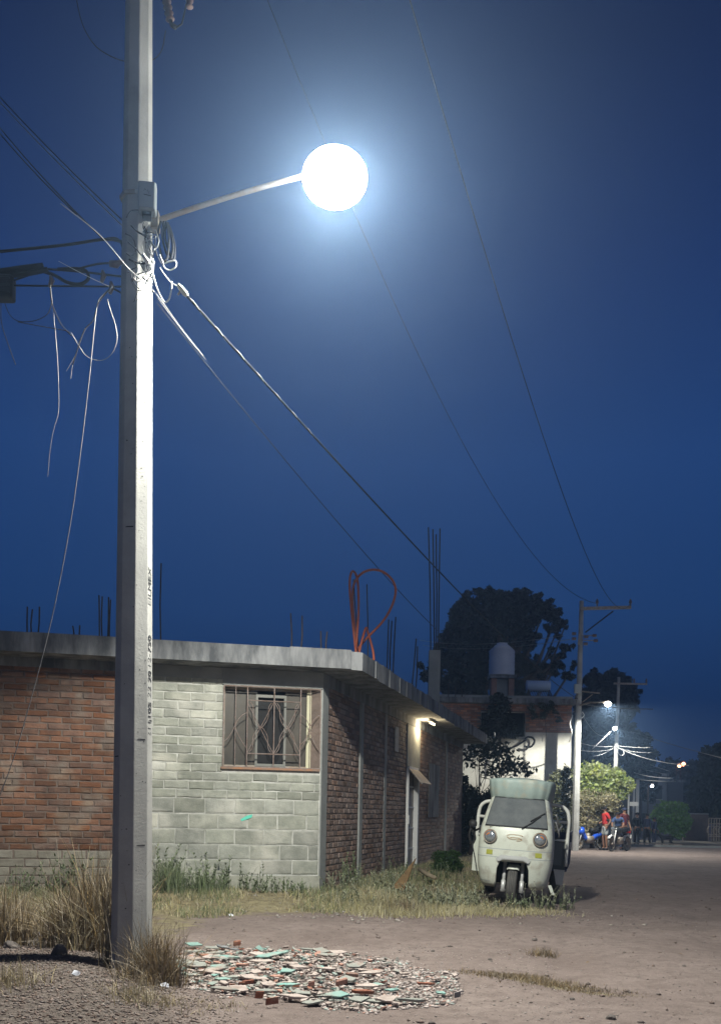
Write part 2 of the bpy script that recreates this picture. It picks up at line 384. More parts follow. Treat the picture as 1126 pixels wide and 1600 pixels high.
# far end and back walls, floor, partition
w.bar(spt(E_S, ZT/2), spt(E_S, ZT/2)+Vector((-5, 1.3, 0)), .15, ZT+.3)
w.bar(fpt(TL, ZT/2), fpt(TL, ZT/2)+Vector((.8, 7, 0)), .15, ZT+.3)
swall = w.build('side_wall', M['mortar_dark'], house)
inr = HMB(); q = fpt(-.0, 0, -2.6)
inr.bar(fpt(-.7, 1.55, -2.6), fpt(TL, 1.55, -2.6), .12, 3.2); inr.build('inner_wall', mat('inner_plaster', (.20, .185, .165), .9, (.13, .12, .11), 3), house)
w = HMB()
def course_s(z, sa, sb, off):
    t = sa-off*.27
    while t < sb:
        l = .27*random.uniform(.95, 1.05); a, b = max(t, sa), min(t+l-.02, sb)
        if b-a > .04:
            o = random.uniform(.003, .010); j = [random.uniform(-.005, .005) for _ in range(4)]
            h = .064+random.uniform(-.004, .005)
            vs = [spt(a, z+j[0], 0), spt(b, z+j[1], 0), spt(b, z+h+j[1], 0), spt(a, z+h+j[0], 0),
                  spt(a+.006, z+.006+j[2], o), spt(b-.006, z+.006+j[3], o), spt(b-.006, z+h-.006+j[2], o), spt(a+.006, z+h-.006+j[3], o)]
            w.add(vs, [(4, 5, 6, 7), (0, 1, 5, 4), (1, 2, 6, 5), (2, 3, 7, 6), (3, 0, 4, 7)])
        t += l
z = Z0; i = 0
segs = [(.30, pil[0]-.09), (pil[0]+.12, s_door0-.05), (s_door1+.22, pil[2]-.1), (pil[2]+.14, E_S-.2)]
while z < ZT-.18:
    for a, b in segs: course_s(z, a, b, .5*(i % 2)+random.uniform(-.1, .1))
    z += .083; i += 1
sb = w.build('brickwork', M['brick_side'], swall); sb['kind'] = 'stuff'
w = HMB(); squadbox(w, 0, .28, -.2, ZT, .001, .018); w.build('corner_column', M['plaster'], swall)
for s in pil:
    w = HMB(); squadbox(w, s-.08, s+.10, -.2, ZT-.17, .002, .03 if s != pil[1] else .012); w.build('column', M['plaster'], swall)
w = HMB(); squadbox(w, .29, E_S, ZT-.165, ZT, .001, .024); w.build('ring_beam', M['slab'], swall)
w = HMB(); squadbox(w, s_door1+.003, s_door1+.20, -.2, ZT-.17, .002, .026); w.build('column', M['plaster'], swall)
w = HMB(); squadbox(w, s_door0-.04, s_door1, zd+.06, ZT-.17, .002, .022); w.build('lintel', M['plaster'], swall)
# pale lintel panel, closed window on the far stretch
s_a = sw(668, 1200)[0]; s_b = sw(684, 1200)[0]
w = HMB(); squadbox(w, s_a, s_b, 1.15, 2.35, .020, .032); pw = w.build('boarded_window', M['slab'], swall)
# pale raised strip high on the side wall
a = sw(615, 1135); b = sw(619, 1175)
w = HMB(); squadbox(w, a[0], b[0]+.05, b[1], a[1], .022, .034); w.build('pale_strip', mat('strip_white', (.5, .5, .48), .9, (.3, .3, .28), 8), swall)
# door: frame, leaf, bars, lock plate
door = empty('door', label='white metal door standing ajar'); door.parent = house
w = HMB(); squadbox(w, s_door0, s_door0+.06, 0.1, zd, -.05, .05); squadbox(w, s_door1-.06, s_door1, .1, zd, -.05, .05); squadbox(w, s_door0+.06, s_door1-.06, zd-.05, zd+.05, -.05, .05)
w.build('door_frame', M['wcable'], door)
w = HMB(); squadbox(w, s_door0+.065, s_door1-.065, .14, zd-.06, -.09, -.06); w.build('door_leaf', mat('door_paint', (.38, .36, .33), .6, (.28, .25, .22), 3), door)
for k in range(4):
    w = HMB(); zz = .5+k*.42; squadbox(w, s_door0+.07, s_door1-.07, zz, zz+.03, -.058, -.035); w.build('door_rail', M['wcable'], door)
w = HMB(); squadbox(w, s_door0-.02, s_door0+.06, 1.02, 1.2, .051, .07); w.build('lock_plate', M['wcable'], door)
w = HMB(); a = spt(s_door0+.25, zd+.02, .05); w.add([spt(s_door0, zd, .05), spt(s_door1, zd, .05), spt(s_door1, zd-.28, .32), spt(s_door0, zd-.28, .32),
   spt(s_door0, zd-.02, .05), spt(s_door1, zd-.02, .05), spt(s_door1, zd-.30, .31), spt(s_door0, zd-.30, .31)], [(0, 1, 2, 3), (7, 6, 5, 4), (0, 3, 7, 4), (1, 5, 6, 2), (3, 2, 6, 7)])
w.build('door_awning', M['galv'], door)
# roof slab with chamfered corner, formwork ribs along the side lip
Sc = W(563, 1021, 13.0); Sc = Vector((Sc.x, 13.0))
oF = (Sc.x-C1[0])*FN.x+(Sc.y-C1[1])*FN.y; oS = (Sc.x-C1[0])*SN.x+(Sc.y-C1[1])*SN.y
print('overhang', oF, oS)
p1 = fpt(TL+.4, 0, oF); p2 = Sc; p3 = spt(E_S+.45, 0, oS); p4 = p3+Vector((-7, 1.9, 0)); p5 = p1+Vector((1.2, 9, 0))
a = Vector((p2.x, p2.y))+Vector((FD.x, FD.y))*.32; b = Vector((p2.x, p2.y))+Vector((SD.x, SD.y))*.12
poly = [(p1.x, p1.y), (a.x, a.y), (b.x, b.y), (p3.x, p3.y), (p4.x, p4.y), (p5.x, p5.y)][::1]
w = HMB(); w.prism(poly, ZT+.003, ZR); slab = w.build('roof_slab', M['slab'], house)
w = HMB()
s = .3
while s < E_S:
    if random.random() < .75:
        l = random.uniform(.12, .3); squadbox(w, s, s+l, ZT+.003-random.uniform(0, .02), ZR+random.uniform(-.012, .014), oS+.001, oS+random.uniform(.008, .022)); 
        s += l+.02
    else: s += .3
w.build('formwork_ridges', M['slab'], slab)['kind'] = 'stuff'
w = HMB(); t = -.3
while t < TL-.2:
    l = random.uniform(.8, 1.6); fquadbox(w, t, t+l, ZT+.003, ZR+random.uniform(-.01, .012), oF+.001, oF+random.uniform(.006, .018)); t += l+.01
w.build('formwork_ridges', M['slab'], slab)['kind'] = 'stuff'
# roof stub column
def stub(px, Yd):
    c = W(px, 1095, Yd); return c
s_col = sw(676, 1090)[0]-1.5
cc = W(676.5, 1085, 0); 
def on_lip(px, inset=.12):           # point on the slab's side lip seen at px
    o = spt(0, 0, oS-inset); s_, z_ = onplane(px, 1100, (o.x, o.y), SD); return o+Vector((SD.x*s_, SD.y*s_, ZR))
def on_front(px, inset=.25):
    o = fpt(0, 0, oF-inset); s_, z_ = onplane(px, 1000, (o.x, o.y), FD); return o+Vector((FD.x*s_, FD.y*s_, ZR))
c = on_lip(677, .12); hz = W(677, 1017, c.y).z
w = HMB(); w.bar(Vector((c.x, c.y, ZR-.22)), Vector((c.x+.0, c.y, hz)), .22, .22); w.build('roof_column', M['plaster'], house)
def rebar_group(cx, pts, tops, label, r=.010):
    root = empty('rebar_cluster', cx, label=label, cat='rebar', group='starter bars rising from the roof slab')
    for (dx, dy), (tpx, tpy) in zip(pts, tops):
        a = Vector((dx, dy, -.05)); b = W(tpx, tpy, cx.y+dy)-cx
        m_ = (a+b)/2+Vector((random.uniform(-.015, .015), 0, 0))
        MB().tube([a, m_, b], r, 5).build('bar', M['steel'], root)
    return root
rebar_group(Vector((c.x, c.y, hz)), [(-.08, -.07), (-.01, -.08), (.07, -.07), (.04, .07)], [(669, 824), (676, 827), (687, 826), (681, 835)], 'tall bundle of four bars on top of the grey roof column', .014)
for px, tops, lab in ((42, [(43, 948), (51, 952), (62, 948)], 'three short bars at the far left end of the roof'),
                      (118, [(114, 978), (125, 977)], 'two very short bars above the red brick wall'),
                      (160, [(155, 930), (160, 932), (170, 933), (173, 937)], 'four bars rising just left of the concrete pole'),
                      (250, [(252, 880)], 'single long bar leaning beside the concrete pole'),
                      (462, [(454, 958), (472, 962)], 'two bars above the barred window'),
                      (506, [(501, 986), (511, 987)], 'two short bars left of the orange conduit')):
    g = on_front(px)
    rebar_group(g, [((tx-px)*.007, .0) for tx, _ in tops], tops, lab)
g = on_lip(568, .2); rebar_group(g, [(-.06, 0), (.05, .02)], [(552, 905), (573, 913)], 'two bars standing inside the orange conduit loop', .009)
g = on_lip(608, .2); rebar_group(g, [(-.05, 0), (0, .05), (.05, 0)], [(607, 968), (612, 970), (618, 964)], 'three bars between conduit loop and roof column', .011)
g = on_lip(645, .2); rebar_group(g, [(-.04, 0), (.04, .05)], [(650, 998), (652, 1010)], 'two leaning bars just left of the roof column', .012)
# orange conduit
def path(pts, n=6):                     # Catmull-Rom through points
    P = [Vector(p) for p in pts]; out = []
    for i in range(len(P)-1):
        a = P[max(i-1, 0)]; b = P[i]; c_ = P[i+1]; d = P[min(i+2, len(P)-1)]
        for k in range(n):
            t = k/n; out.append(.5*((2*b)+(c_-a)*t+(2*a-5*b+4*c_-d)*t*t+(3*b-a-3*c_+d)*t**3))
    out.append(P[-1]); return out
Yc = 13.9
pp = [(583, 1040), (583, 1020), (575, 990), (571, 982), (563, 1010), (558, 1030), (551, 975), (546, 915), (550, 893), (558, 905), (560, 950), (557, 1000), (556, 1015)]
p2_ = [(556, 1018), (570, 1000), (600, 968), (616, 935), (615, 910), (595, 892), (570, 893), (553, 912), (551, 945), (556, 1000)]
g = empty('orange_conduit', W(558, 1020, Yc), label='orange plastic conduit looped upright on the roof corner', cat='conduit')
for q in (pp, p2_):
    MB().tube([p-g.location for p in path([W(x, y, Yc+.15*math.sin(i)) for i, (x, y) in enumerate(q)])], .018, 7).build('hose', M['orange'], g, True)
# ---------------------------------------------------------------- window with grille
win = empty('window', label='dim sliding window behind a wrought iron grille'); win.parent = house
def wp(a, b, o=0): return fpt(wt1+(wt0-wt1)*a, wz0+(wz1-wz0)*b, o)
glass = mat('dusty_pane', (.085, .075, .062), .35, (.055, .05, .042), 3)
dark = mat('unlit_room_black', (.012, .012, .013), .7)  # near-black colour stands in for the shade of unlit rooms
w = HMB(); w.bar(wp(0, .5, -.148), wp(.30, .5, -.148), (wz1-wz0), .012, up=Vector((FN.x, FN.y, 0)))
def pane(a0, a1, b0, b1, o, m, name, th=.01):
    w = HMB(); fquadbox(w, wt1+(wt0-wt1)*a0, wt1+(wt0-wt1)*a1, wz0+(wz1-wz0)*b0, wz0+(wz1-wz0)*b1, o-th, o); return w.build(name, m, win)
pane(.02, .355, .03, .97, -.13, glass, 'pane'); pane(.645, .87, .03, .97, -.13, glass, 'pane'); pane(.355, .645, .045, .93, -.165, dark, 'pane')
pane(.87, 1, .0, 1, -.09, mat('cream_jamb', (.50, .48, .34), .8), 'jamb', .02)
w = HMB()
for a0, a1, b0, b1 in ((.0, .02, 0, 1), (.02, .87, .97, 1), (.02, .87, 0, .03)): fquadbox(w, wt1+(wt0-wt1)*a0, wt1+(wt0-wt1)*a1, wz0+(wz1-wz0)*b0, wz0+(wz1-wz0)*b1, -.14, -.10)
w.build('frame', M['galv'], win)
w = HMB()
for a0, a1, b0, b1 in ((.335, .36, .02, .92), (.63, .655, .02, .92), (.36, .63, .02, .055), (.36, .63, .885, .92)): fquadbox(w, wt1+(wt0-wt1)*a0, wt1+(wt0-wt1)*a1, wz0+(wz1-wz0)*b0, wz0+(wz1-wz0)*b1, -.128, -.09)
w.build('sash', M['white_frame'], win)
w = HMB(); fquadbox(w, wt1+.03, wt0, wz0-.03, wz0-.002, .0, .045); w.build('sill', mat('rusty_sill', (.35, .16, .08), .8, (.2, .15, .12), 10), win)
gr = empty('grille', label='wrought iron grille with crossed diagonals and scrolls'); gr.parent = house
GO = .035
def gb(pts, r=.0085, nm='bar'):
    w = HMB(); w.tube([wp(a, b, GO) for a, b in pts], r*.85, 5); w.build(nm, M['grille'], gr)
gb([(.0, .0), (.0, 1)], .013); gb([(1, 0), (1, 1)], .011); gb([(0, 1), (1, 1)], .013); gb([(0, .0), (1, .0)], .013)
for a in (.12, .89): gb([(a, .01), (a, .99)], .007)
for a in (.24, .515, .79): gb([(a, .01), (a, .99)], .0105)
gb([(.24, .83), (.79, .83)], .009); gb([(.24, .17), (.79, .17)], .0105)
for a0, a1 in ((.24, .515), (.515, .79)):
    m_ = (a0+a1)/2
    gb([(a0, .17), (a1, .83)], .0065); gb([(a0, .80), (a1, .17)] if a0 < .4 else [(a0, .83), (a1, .2)], .0065)
    for sgn in (1, -1):
        for s2 in (1, -1):
            gb(path([(m_*1.0, .5, 0), (m_+sgn*.035, .5+s2*.10, 0), (m_+sgn*.085, .5+s2*.16, 0), (m_+sgn*.09, .5+s2*.25, 0), (m_+sgn*.06, .5+s2*.30, 0)], 4), .0055, 'scroll') if False else \
            (lambda q: gb([(v.x, v.y) for v in path(q, 4)], .0055, 'scroll'))([(m_, .5, 0), (m_+sgn*.03, .5+s2*.02, 0), (m_+sgn*.075, .5+s2*.12, 0), (m_+sgn*.08, .5+s2*.25, 0), (m_+sgn*.11, .5+s2*.31, 0)])
for (x0, s_) in ((.0, 1), (.12, 1), (.79, 1), (.89, -1), (.89, 1)):
    w_ = .12 if x0 < .5 else .10
    for b0, d in ((.38, 1),):
        q = [(x0, .30, 0), (x0+.05*s_, .36, 0), (x0+w_*s_*.85, .47, 0), (x0+w_*s_, .56, 0), (x0+w_*s_*.95, .62, 0)] if x0 in (.0, .79) else [(x0+w_*s_, .68, 0), (x0+w_*.4*s_, .62, 0), (x0, .50, 0), (x0+w_*.4*s_, .36, 0), (x0+w_*.95*s_, .24, 0)]
        gb([(v.x, v.y) for v in path(q, 4)], .006, 'scroll')
# ------------------------------------------------------------------ near utility pole
def octo(w, c, r, rot, zs): pass
def pole(root_label, base, top, rb, rt, rot, name='utility_pole', group=None):
    root = empty(name, base, label=root_label, cat='utility pole', group=group)
    ax = top-base; mb = MB(); n = 14
    for i in range(n+1):
        t = i/n; c = ax*t; r = rb+(rt-rb)*t
        for k in range(8):
            a = rot+R(22.5+45*k); mb.v.append((c.x+r*math.cos(a), c.y+r*math.sin(a), c.z))
    for i in range(n):
        for k in range(8): mb.f.append((i*8+k, i*8+(k+1) % 8, (i+1)*8+(k+1) % 8, (i+1)*8+k))
    mb.f.append(tuple(n*8+k for k in range(8)))
    o = mb.build('shaft', M['pole'], root)
    bv = o.modifiers.new('b', 'BEVEL'); bv.width = .006; bv.segments = 2; bv.limit_method = 'ANGLE'; bv.angle_limit = R(30)
    return root
PY_ = 6.8
A = W(206.5, 1400, PY_); B = W(217.5, 0, PY_); dz = (B-A)/(B.z-A.z)
base = A+dz*(-.35-A.z); top = A+dz*(9.9-A.z)
def prad(z):                             # circumradius: full width 62 px at A, 40 px at B
    wA, wB = 61/F*PY_, 40.5/F*PY_; w_ = wA+(wB-wA)*(z-A.z)/(B.z-A.z); return w_/2/.98
# face normals at azimuth -52 (right-front, lit) etc.: camera-facing is -90 deg
pole1 = pole('tall octagonal concrete pole in the dry grass carrying the bright lamp', base, top, prad(base.z), prad(top.z), R(-90+38))
def pax(z): return A+dz*(z-A.z)
def face(z, azc, w_=0, out=.001):       # point on the pole face with normal azc degrees right of the camera
    c = pax(z); r = prad(z)*math.cos(R(22.5))+out; a = R(-90+azc); nrm = Vector((math.cos(a), math.sin(a), 0)); tg = Vector((-math.sin(a), math.cos(a), 0))
    return c+nrm*r+tg*w_, nrm, tg
# casting marks: thin form seams and pockmarks
w = MB()
for _ in range(60):
    z = random.uniform(.3, 5); az = random.choice([38, 38, -7, 83]); h = prad(z)*math.sin(R(22.5))*.8
    p, nn, tg = face(z, az, random.uniform(-h, h), .0012); s_ = random.uniform(.002, .0045)
    w.add([p+tg*s_*math.cos(a)*1.4+Vector((0, 0, s_*math.sin(a))) for a in [i*math.pi/3 for i in range(6)]], [tuple(range(6))])
for z, az in ((.98, 38), (1.72, 38), (1.86, 83), (3.2, -7), (1.6, -52)):
    p, nn, tg = face(z, az, 0, .0012); h = prad(z)*.25
    w.add([p-tg*h, p+tg*h, p+tg*h+Vector((0, 0, .009)), p-tg*h*.6+Vector((0, 0, .007))], [(0, 1, 2, 3)])
w.v = [tuple(Vector(v)-base) for v in w.v]; w.build('pockmarks', M['ink'], pole1)['kind'] = 'stuff'
def text(body, size, loc, rot, m, parent, name='painted_text', ext=.0008):
    cu = bpy.data.curves.new(name, 'FONT'); cu.body = body; cu.size = size; cu.extrude = ext; cu.align_x = 'CENTER'; cu.align_y = 'CENTER'
    tmp = bpy.data.objects.new('tmp', cu); COL.objects.link(tmp); bpy.context.view_layer.update()
    me = bpy.data.meshes.new_from_object(tmp.evaluated_get(bpy.context.evaluated_depsgraph_get())); bpy.data.objects.remove(tmp)
    o = bpy.data.objects.new(name, me); COL.objects.link(o); me.materials.clear(); me.materials.append(m); o.parent = parent
    o.matrix_local = rot.to_4x4(); o.location = loc; return o
w = MB()
for k in range(26):
    z = W(222, random.uniform(505, 600), PY_).z; p, nn, tg = face(z, -7, prad(z)*math.sin(R(22.5))*random.uniform(.62, .9), .0012); h = random.uniform(.004, .013)
    w.add([p-tg*h*.5, p+tg*h, p+tg*h*.4+Vector((0, 0, h*1.3)), p-tg*h+Vector((0, 0, h))], [(0, 1, 2, 3)])
w.v = [tuple(Vector(v)-base) for v in w.v]; w.build('white_scuffs', M['pole'], pole1)['kind'] = 'stuff'
# stencilled letters reading upwards on the bright face
for body, zc in (('CEILMEX', W(245, 925, PY_).z), ('12-750', W(243, 1020, PY_).z), ('22 20', W(243, 1070, PY_).z), ('211105', W(241, 1125, PY_).z)):
    p, nn, tg = face(zc, 83, -.01, .0012)
    rot = Matrix((Vector((0, 0, 1)), -tg, nn)).transposed()
    text(body, .085, p-base, rot, M['ink'], pole1)
# meter / breaker box strapped to the pole
c = W(230, 306, PY_-.14)
bx = empty('junction_box', c, R(8), label='grey plastic junction box strapped high on the concrete pole', cat='electrical box')
w = MB().box(-.062, .062, -.01, .08, -.105, .1); o = w.build('case', M['boxgrey'], bx); bv = o.modifiers.new('b', 'BEVEL'); bv.width = .014; bv.segments = 3
w = MB().box(-.054, .054, -.022, -.0105, -.095, .09); o = w.build('lid', M['boxgrey'], bx); bv = o.modifiers.new('b', 'BEVEL'); bv.width = .006; bv.segments = 2
w = MB()
for i in range(5):
    w.bar((-.02+i*.009, -.0232, .02+.01*(i % 2)), (-.014+i*.007, -.0232, .035-.008*i), .004, .0015)
w.bar((-.02, -.0232, -.005), (.028, -.0232, -.012), .005, .0015); w.build('mark', M['ink'], bx)
w = MB().box(-.03, .03, .0, .07, -.135, -.106); w.build('gland', M['black'], bx)
w = MB(); w.lathe([(prad(5.9)*.99, -.012), (prad(5.9)*1.01, .012)], 8); o = w.build('strap', M['galv'], bx); o.location = pax(c.z+.05)-c; o.rotation_euler.z = -R(8)+R(22.5-52)
# ------------------------------------------------------------------ lamps
def globemat(col, es):                   # see-through glowing skin standing in for the lamp's glare
    m = bpy.data.materials.new('glare_glow'); m.use_nodes = True; n = m.node_tree; n.nodes.remove(n.nodes['Principled BSDF'])
    e = n.nodes.new('ShaderNodeEmission'); e.inputs[0].default_value = (*col, 1); e.inputs[1].default_value = es; t = n.nodes.new('ShaderNodeBsdfTransparent'); a = n.nodes.new('ShaderNodeAddShader')
    n.links.new(e.outputs[0], a.inputs[0]); n.links.new(t.outputs[0], a.inputs[1]); n.links.new(a.outputs[0], n.nodes['Material Output'].inputs[0]); return m
def luminaire(root, p, tilt_dir, s=1.0, es=26, power=1500, cone=150, tilt=13, bowl=.235, col=(1.0, .99, .89), soft=.03, blend=.22):
    """head hanging at p: shallow housing above a frosted bowl, spot just under it"""
    hd = Vector(tilt_dir).normalized(); loc = p-root.location
    q = hd.to_track_quat('X', 'Z').to_matrix()
    w = MB()
    w.lathe([(.001, .205*s), (.05*s, .20*s), (.085*s, .185*s), (.105*s, .165*s), (.105*s, .15*s), (.10*s, .14*s), (.001, .14*s)], 28)
    o = w.build('lamp_housing', M['galv'], root, True); o.location = loc
    bm_ = MB(); prof = [(bowl*math.sin(R(a)), -bowl*.78*math.cos(R(a))) for a in range(0, 181, 12)]; prof[0] = (.0005, -bowl); prof[-1] = (.0005, bowl)
    bm_.lathe(prof, 28); g = bm_.build('lamp_glare', globemat(col, es), root, True); g.location = loc
    l = bpy.data.lights.new('lamp_light', 'SPOT'); l.energy = power; l.spot_size = R(cone); l.spot_blend = blend; l.shadow_soft_size = soft; l.color = col
    lo = bpy.data.objects.new('lamp_light', l); COL.objects.link(lo); lo.parent = root; lo.location = loc-Vector((0, 0, bowl*.1))
    ax = Vector((hd.x*math.sin(R(tilt)), hd.y*math.sin(R(tilt)), -math.cos(R(tilt)))); lo.rotation_euler = ax.to_track_quat('-Z', 'Y').to_euler()
    return root
P0 = W(249, 345, 6.83); LP = W(523, 278, 7.0); P1 = W(470, 288, 6.97)
lamp1 = empty('street_lamp', P0, label='blazing white street lamp on a rusty arm beside the near pole', cat='street lamp')
luminaire(lamp1, LP, (1, .08, 0), es=42, power=3400, soft=.13, blend=.17)
_a = P0-Vector((.06, 0, .015)); _b = LP+Vector((-.16, 0, .03)); pts = [_a+(_b-_a)*(i/16)+Vector((0, 0, .014*math.sin(math.pi*i/16))) for i in range(17)]
MB().tube([p-P0 for p in pts], .0185, 10).build('lamp_arm', M['galv'], lamp1, True)
w = MB(); w.box(-.09, .0, -.04, .04, -.07, .05); w.build('arm_bracket', M['galv'], lamp1)
# pole-top hardware: crossarm, insulators, fuse cut-out
zt = W(217, 0, PY_).z
xarm = empty('crossarm', pax(zt+.35), label='dark crossarm with insulators above the near pole', cat='crossarm')
MB().bar((-1.0, -.13, .0), (1.0, -.13, 0), .09, .09).build('beam', M['galv'], xarm)
for x in (-.95, -.35, .35, .95):
    w = MB(); w.lathe([(.012, .04), (.012, .10), (.05, .11), (.055, .14), (.03, .15), (.045, .18), (.02, .21), (.001, .22)], 12); o = w.build('insulator', M['porcelain'], xarm, True); o.location = (x, -.13, 0)
cut = empty('fuse_cutout', W(262, 10, 6.6), label='hanging fuse cut-out at the very top beside the pole', cat='fuse cutout')
w = MB(); w.lathe([(.018, -.1), (.032, -.09), (.018, -.07), (.032, -.05), (.018, -.03), (.032, -.01), (.018, .01), (.032, .03), (.018, .06), (.03, .08), (.018, .12)], 12, Matrix.Rotation(R(-12), 4, 'Y')); w.build('insulator', M['porcelain'], cut, True)
w = MB(); w.tube([(-.06, 0, .07), (0, 0, .05)], .012); w.tube([(.02, 0, -.09), (.03, 0, -.125), (.06, 0, -.145)], .016); w.tube([(.06, 0, -.145), (.1, 0, -.12), (.13, 0, .02)], .006); w.build('fuse_holder', M['black'], cut, True)
w = MB(); w.lathe([(.015, -.05), (.028, -.04), (.015, -.02), (.028, 0), (.015, .03), (.02, .15)], 10); o = w.build('insulator', M['porcelain'], cut, True); o.location = (.15, 0, .04)
def wire(name, label, pts, r, m, n=5, seg=7, cat='cable', group=None, k=6, parent=None):
    P = [W(x, y, Y) for x, y, Y in pts]; o0 = P[0]
    w = MB(); q = path(P, seg) if len(P) > 2 else P
    w.tube([p-o0 for p in q], r, k); o = w.build(name, m, None, True); o.location = o0
    tag(o, label, cat, group); return o
def sagline(name, label, a, b, sag, r, m, n=24, ends=None, cat='cable', group=None):
    w = MB(); w.tube([(b-a)*(i/n)-Vector((0, 0, 4*sag*(i/n)*(1-i/n))) for i in range(n+1)], r if not isinstance(r, tuple) else [r[0]+(r[1]-r[0])*i/n for i in range(n+1)], 5)
    o = w.build(name, m, None, True); o.location = a; tag(o, label, cat, group); return o
W2Y = 37.0
# long spans to the second pole and the roof
a = W(292, 462, 6.7); b = W(902, 1092, W2Y)
sagline('service_cable', 'twisted dark service cable running from the clamp to the next pole', a, b, .30, (.0095, .013), M['cable'], 40)
w = MB(); w.tube([Vector((0, 0, 0))+Vector((math.sin(i*1.3)*.011, math.cos(i*1.3)*.011, math.cos(i*1.3)*.006))+((b-a)*(i/400)-Vector((0, 0, 4*.30*(i/400)*(1-i/400)))) for i in range(34)], .0036, 5)
o = w.build('twisted_strand', M['gcable'], None, True); o.location = a; tag(o, 'pale bare strand wound round the dark service cable near its clamp', 'cable')
a = W(246, 474, 6.75); b = W(683, 985, on_lip(677).y)
sagline('drop_wire', 'thin double wire descending from the pole to the roof bars', a, b, .10, (.0035, .007), M['cable'], 30)  # black colour carries the dimness of the wire beyond its lit stretch
a = W(247, 466, 6.77); sagline('drop_wire', 'paler wire for the lit stretch of the drop wire just right of the pole', a, W(322, 562, 7.9), .01, .0025, M['gcable'], 8)  # lamplight on the wire put in as a separate paler piece
def ray3(px, py, z):
    u, v = uv(px, py); Y = (z-EYE)/-v; return Vector((u*Y, Y, z))
def fitline(label, pix, b):
    P = [uv(*q) for q in pix]; best = None
    for k in np.linspace(.15, .5, 141):
        Ys = np.array([(b.x-b.y*k)/(u-k) for u, v in P]); z_ = np.array([EYE-v*y for (u, v), y in zip(P, Ys)])
        if (Ys < 2).any() or (Ys > b.y).any(): continue
        D = Ys-b.y; A_ = np.stack([D, D*D], 1)/Ys[:, None]; c_, *_r = np.linalg.lstsq(A_, (z_-b.z)/Ys, rcond=None); e = np.abs(A_ @ c_-(z_-b.z)/Ys).sum()
        if c_[1] < 0: e += 1
        if best is None or e < best[0]: best = (e, k, c_)
    e, k, c_ = best; print('line', label, e, k, c_, b.z+c_[0]*(0-b.y)+c_[1]*b.y**2)
    ys_ = np.linspace(b.y, -6, 60); Q = [Vector((b.x+k*(y-b.y), y, b.z+c_[0]*(y-b.y)+c_[1]*(y-b.y)**2)) for y in ys_]
    w = MB(); w.tube([q-Q[0] for q in Q], [.003+.00018*abs(q.y) for q in Q], 5); o = w.build('overhead_line', M['cable'], None, True); o.location = Q[0]; tag(o, label, 'overhead line')
fitline('outer thin power line curving down the right side of the sky', [(640, 0), (715, 250), (790, 500), (870, 760), (945, 912)], W(984, 944, 36.8))
fitline('inner thin power line that starts behind the glare of the lamp', [(430, 40), (590, 390), (640, 530), (740, 740), (830, 862), (885, 920)], W(932, 943, 36.8))
# wires arriving from the upper left, from over the camera
for i, (a_, b_, lab, m_) in enumerate((((0, 148, 9.5), (200, 352, 6.9), 'upper dark cable falling from the left edge to the pole', 'cable'),
      ((0, 156, 9.4), (212, 372, 6.9), 'pale cable falling beside the upper dark cable', 'gcable'),
      ((20, 220, 9), (160, 372, 6.9), 'faint middle cable falling towards the pole', 'cable'),
      ((0, 205, 9), (120, 335, 7.5), 'faint lower cable falling from the left edge', 'cable'))):
    A_, B_ = W(*a_), W(*b_); A_ = A_+(A_-B_)*.25; sagline('cable', lab, A_, B_, .03, .0055, M[m_], 14)
wire('cable', 'straight pale wire crossing in front of the pole', [(95, 318, 5.9), (155, 366, 6.2), (200, 418, 6.5), (243, 458, 6.66), (285, 515, 7.1), (318, 556, 7.6)], .0026, M['gcable'])  # pale colour stops where the lit stretch of the drop wire fades
wire('cable', 'heavy dark cable arriving level from the left edge', [(-60, 398, 6.8), (0, 393, 6.8), (100, 383, 6.8), (165, 374, 6.8), (198, 380, 6.8)], .010, M['cable'])
wire('cable', 'thin dark branch looping down from the heavy cable to the pole', [(150, 376, 6.8), (182, 372, 6.8), (192, 388, 6.8), (196, 405, 6.8)], .006, M['cable'])
wire('cable', 'thick cable bundle wrapped in tape at the left edge', [(-50, 430, 6.8), (0, 425, 6.8), (35, 420, 6.8), (68, 416, 6.8)], .023, M['cable'])
wire('cable', 'second thick cable lying under the taped bundle', [(-50, 424, 6.78), (0, 431, 6.78), (40, 428, 6.78), (75, 421, 6.78)], .017, M['cable'])
wire('cable', 'thick slack loop hanging from the taped bundle', [(62, 422, 6.8), (85, 430, 6.8), (105, 441, 6.8), (125, 444, 6.8), (138, 436, 6.8), (135, 424, 6.8), (120, 420, 6.8), (90, 421, 6.8)], .012, M['cable'])
wire('cable', 'dark wire from bundle to insulator on the pole', [(118, 421, 6.8), (150, 413, 6.8), (172, 411, 6.8)], .007, M['cable'])
wire('cable', 'lower dark wire from bundle to the pole', [(70, 420, 6.8), (130, 425, 6.8), (197, 433, 6.8)], .0075, M['cable'])
wire('cable', 'long dark wire from splice case to the pole', [(18, 446, 6.8), (100, 447, 6.8), (197, 448, 6.8)], .0065, M['cable'])
wire('cable', 'short dark wire rising from splice case to the bundle', [(22, 438, 6.8), (45, 430, 6.8), (62, 421, 6.8)], .0065, M['cable'])
wire('cable', 'short dark wire slanting down into the pole', [(172, 449, 6.8), (185, 455, 6.8), (197, 463, 6.8)], .0065, M['cable'])
cs = empty('splice_case', W(4, 451, 6.8), label='black cable splice case hanging at the left edge', cat='splice case')
o = MB().box(-.16, .085, -.05, .05, -.085, .085).build('case', M['black'], cs); bv = o.modifiers.new('b', 'BEVEL'); bv.width = .02; bv.segments = 3
for z in (-.05, 0, .05): MB().tube([(-.15, -.052, z), (.07, -.052, z)], .006, 5).build('rib', M['black'], cs)
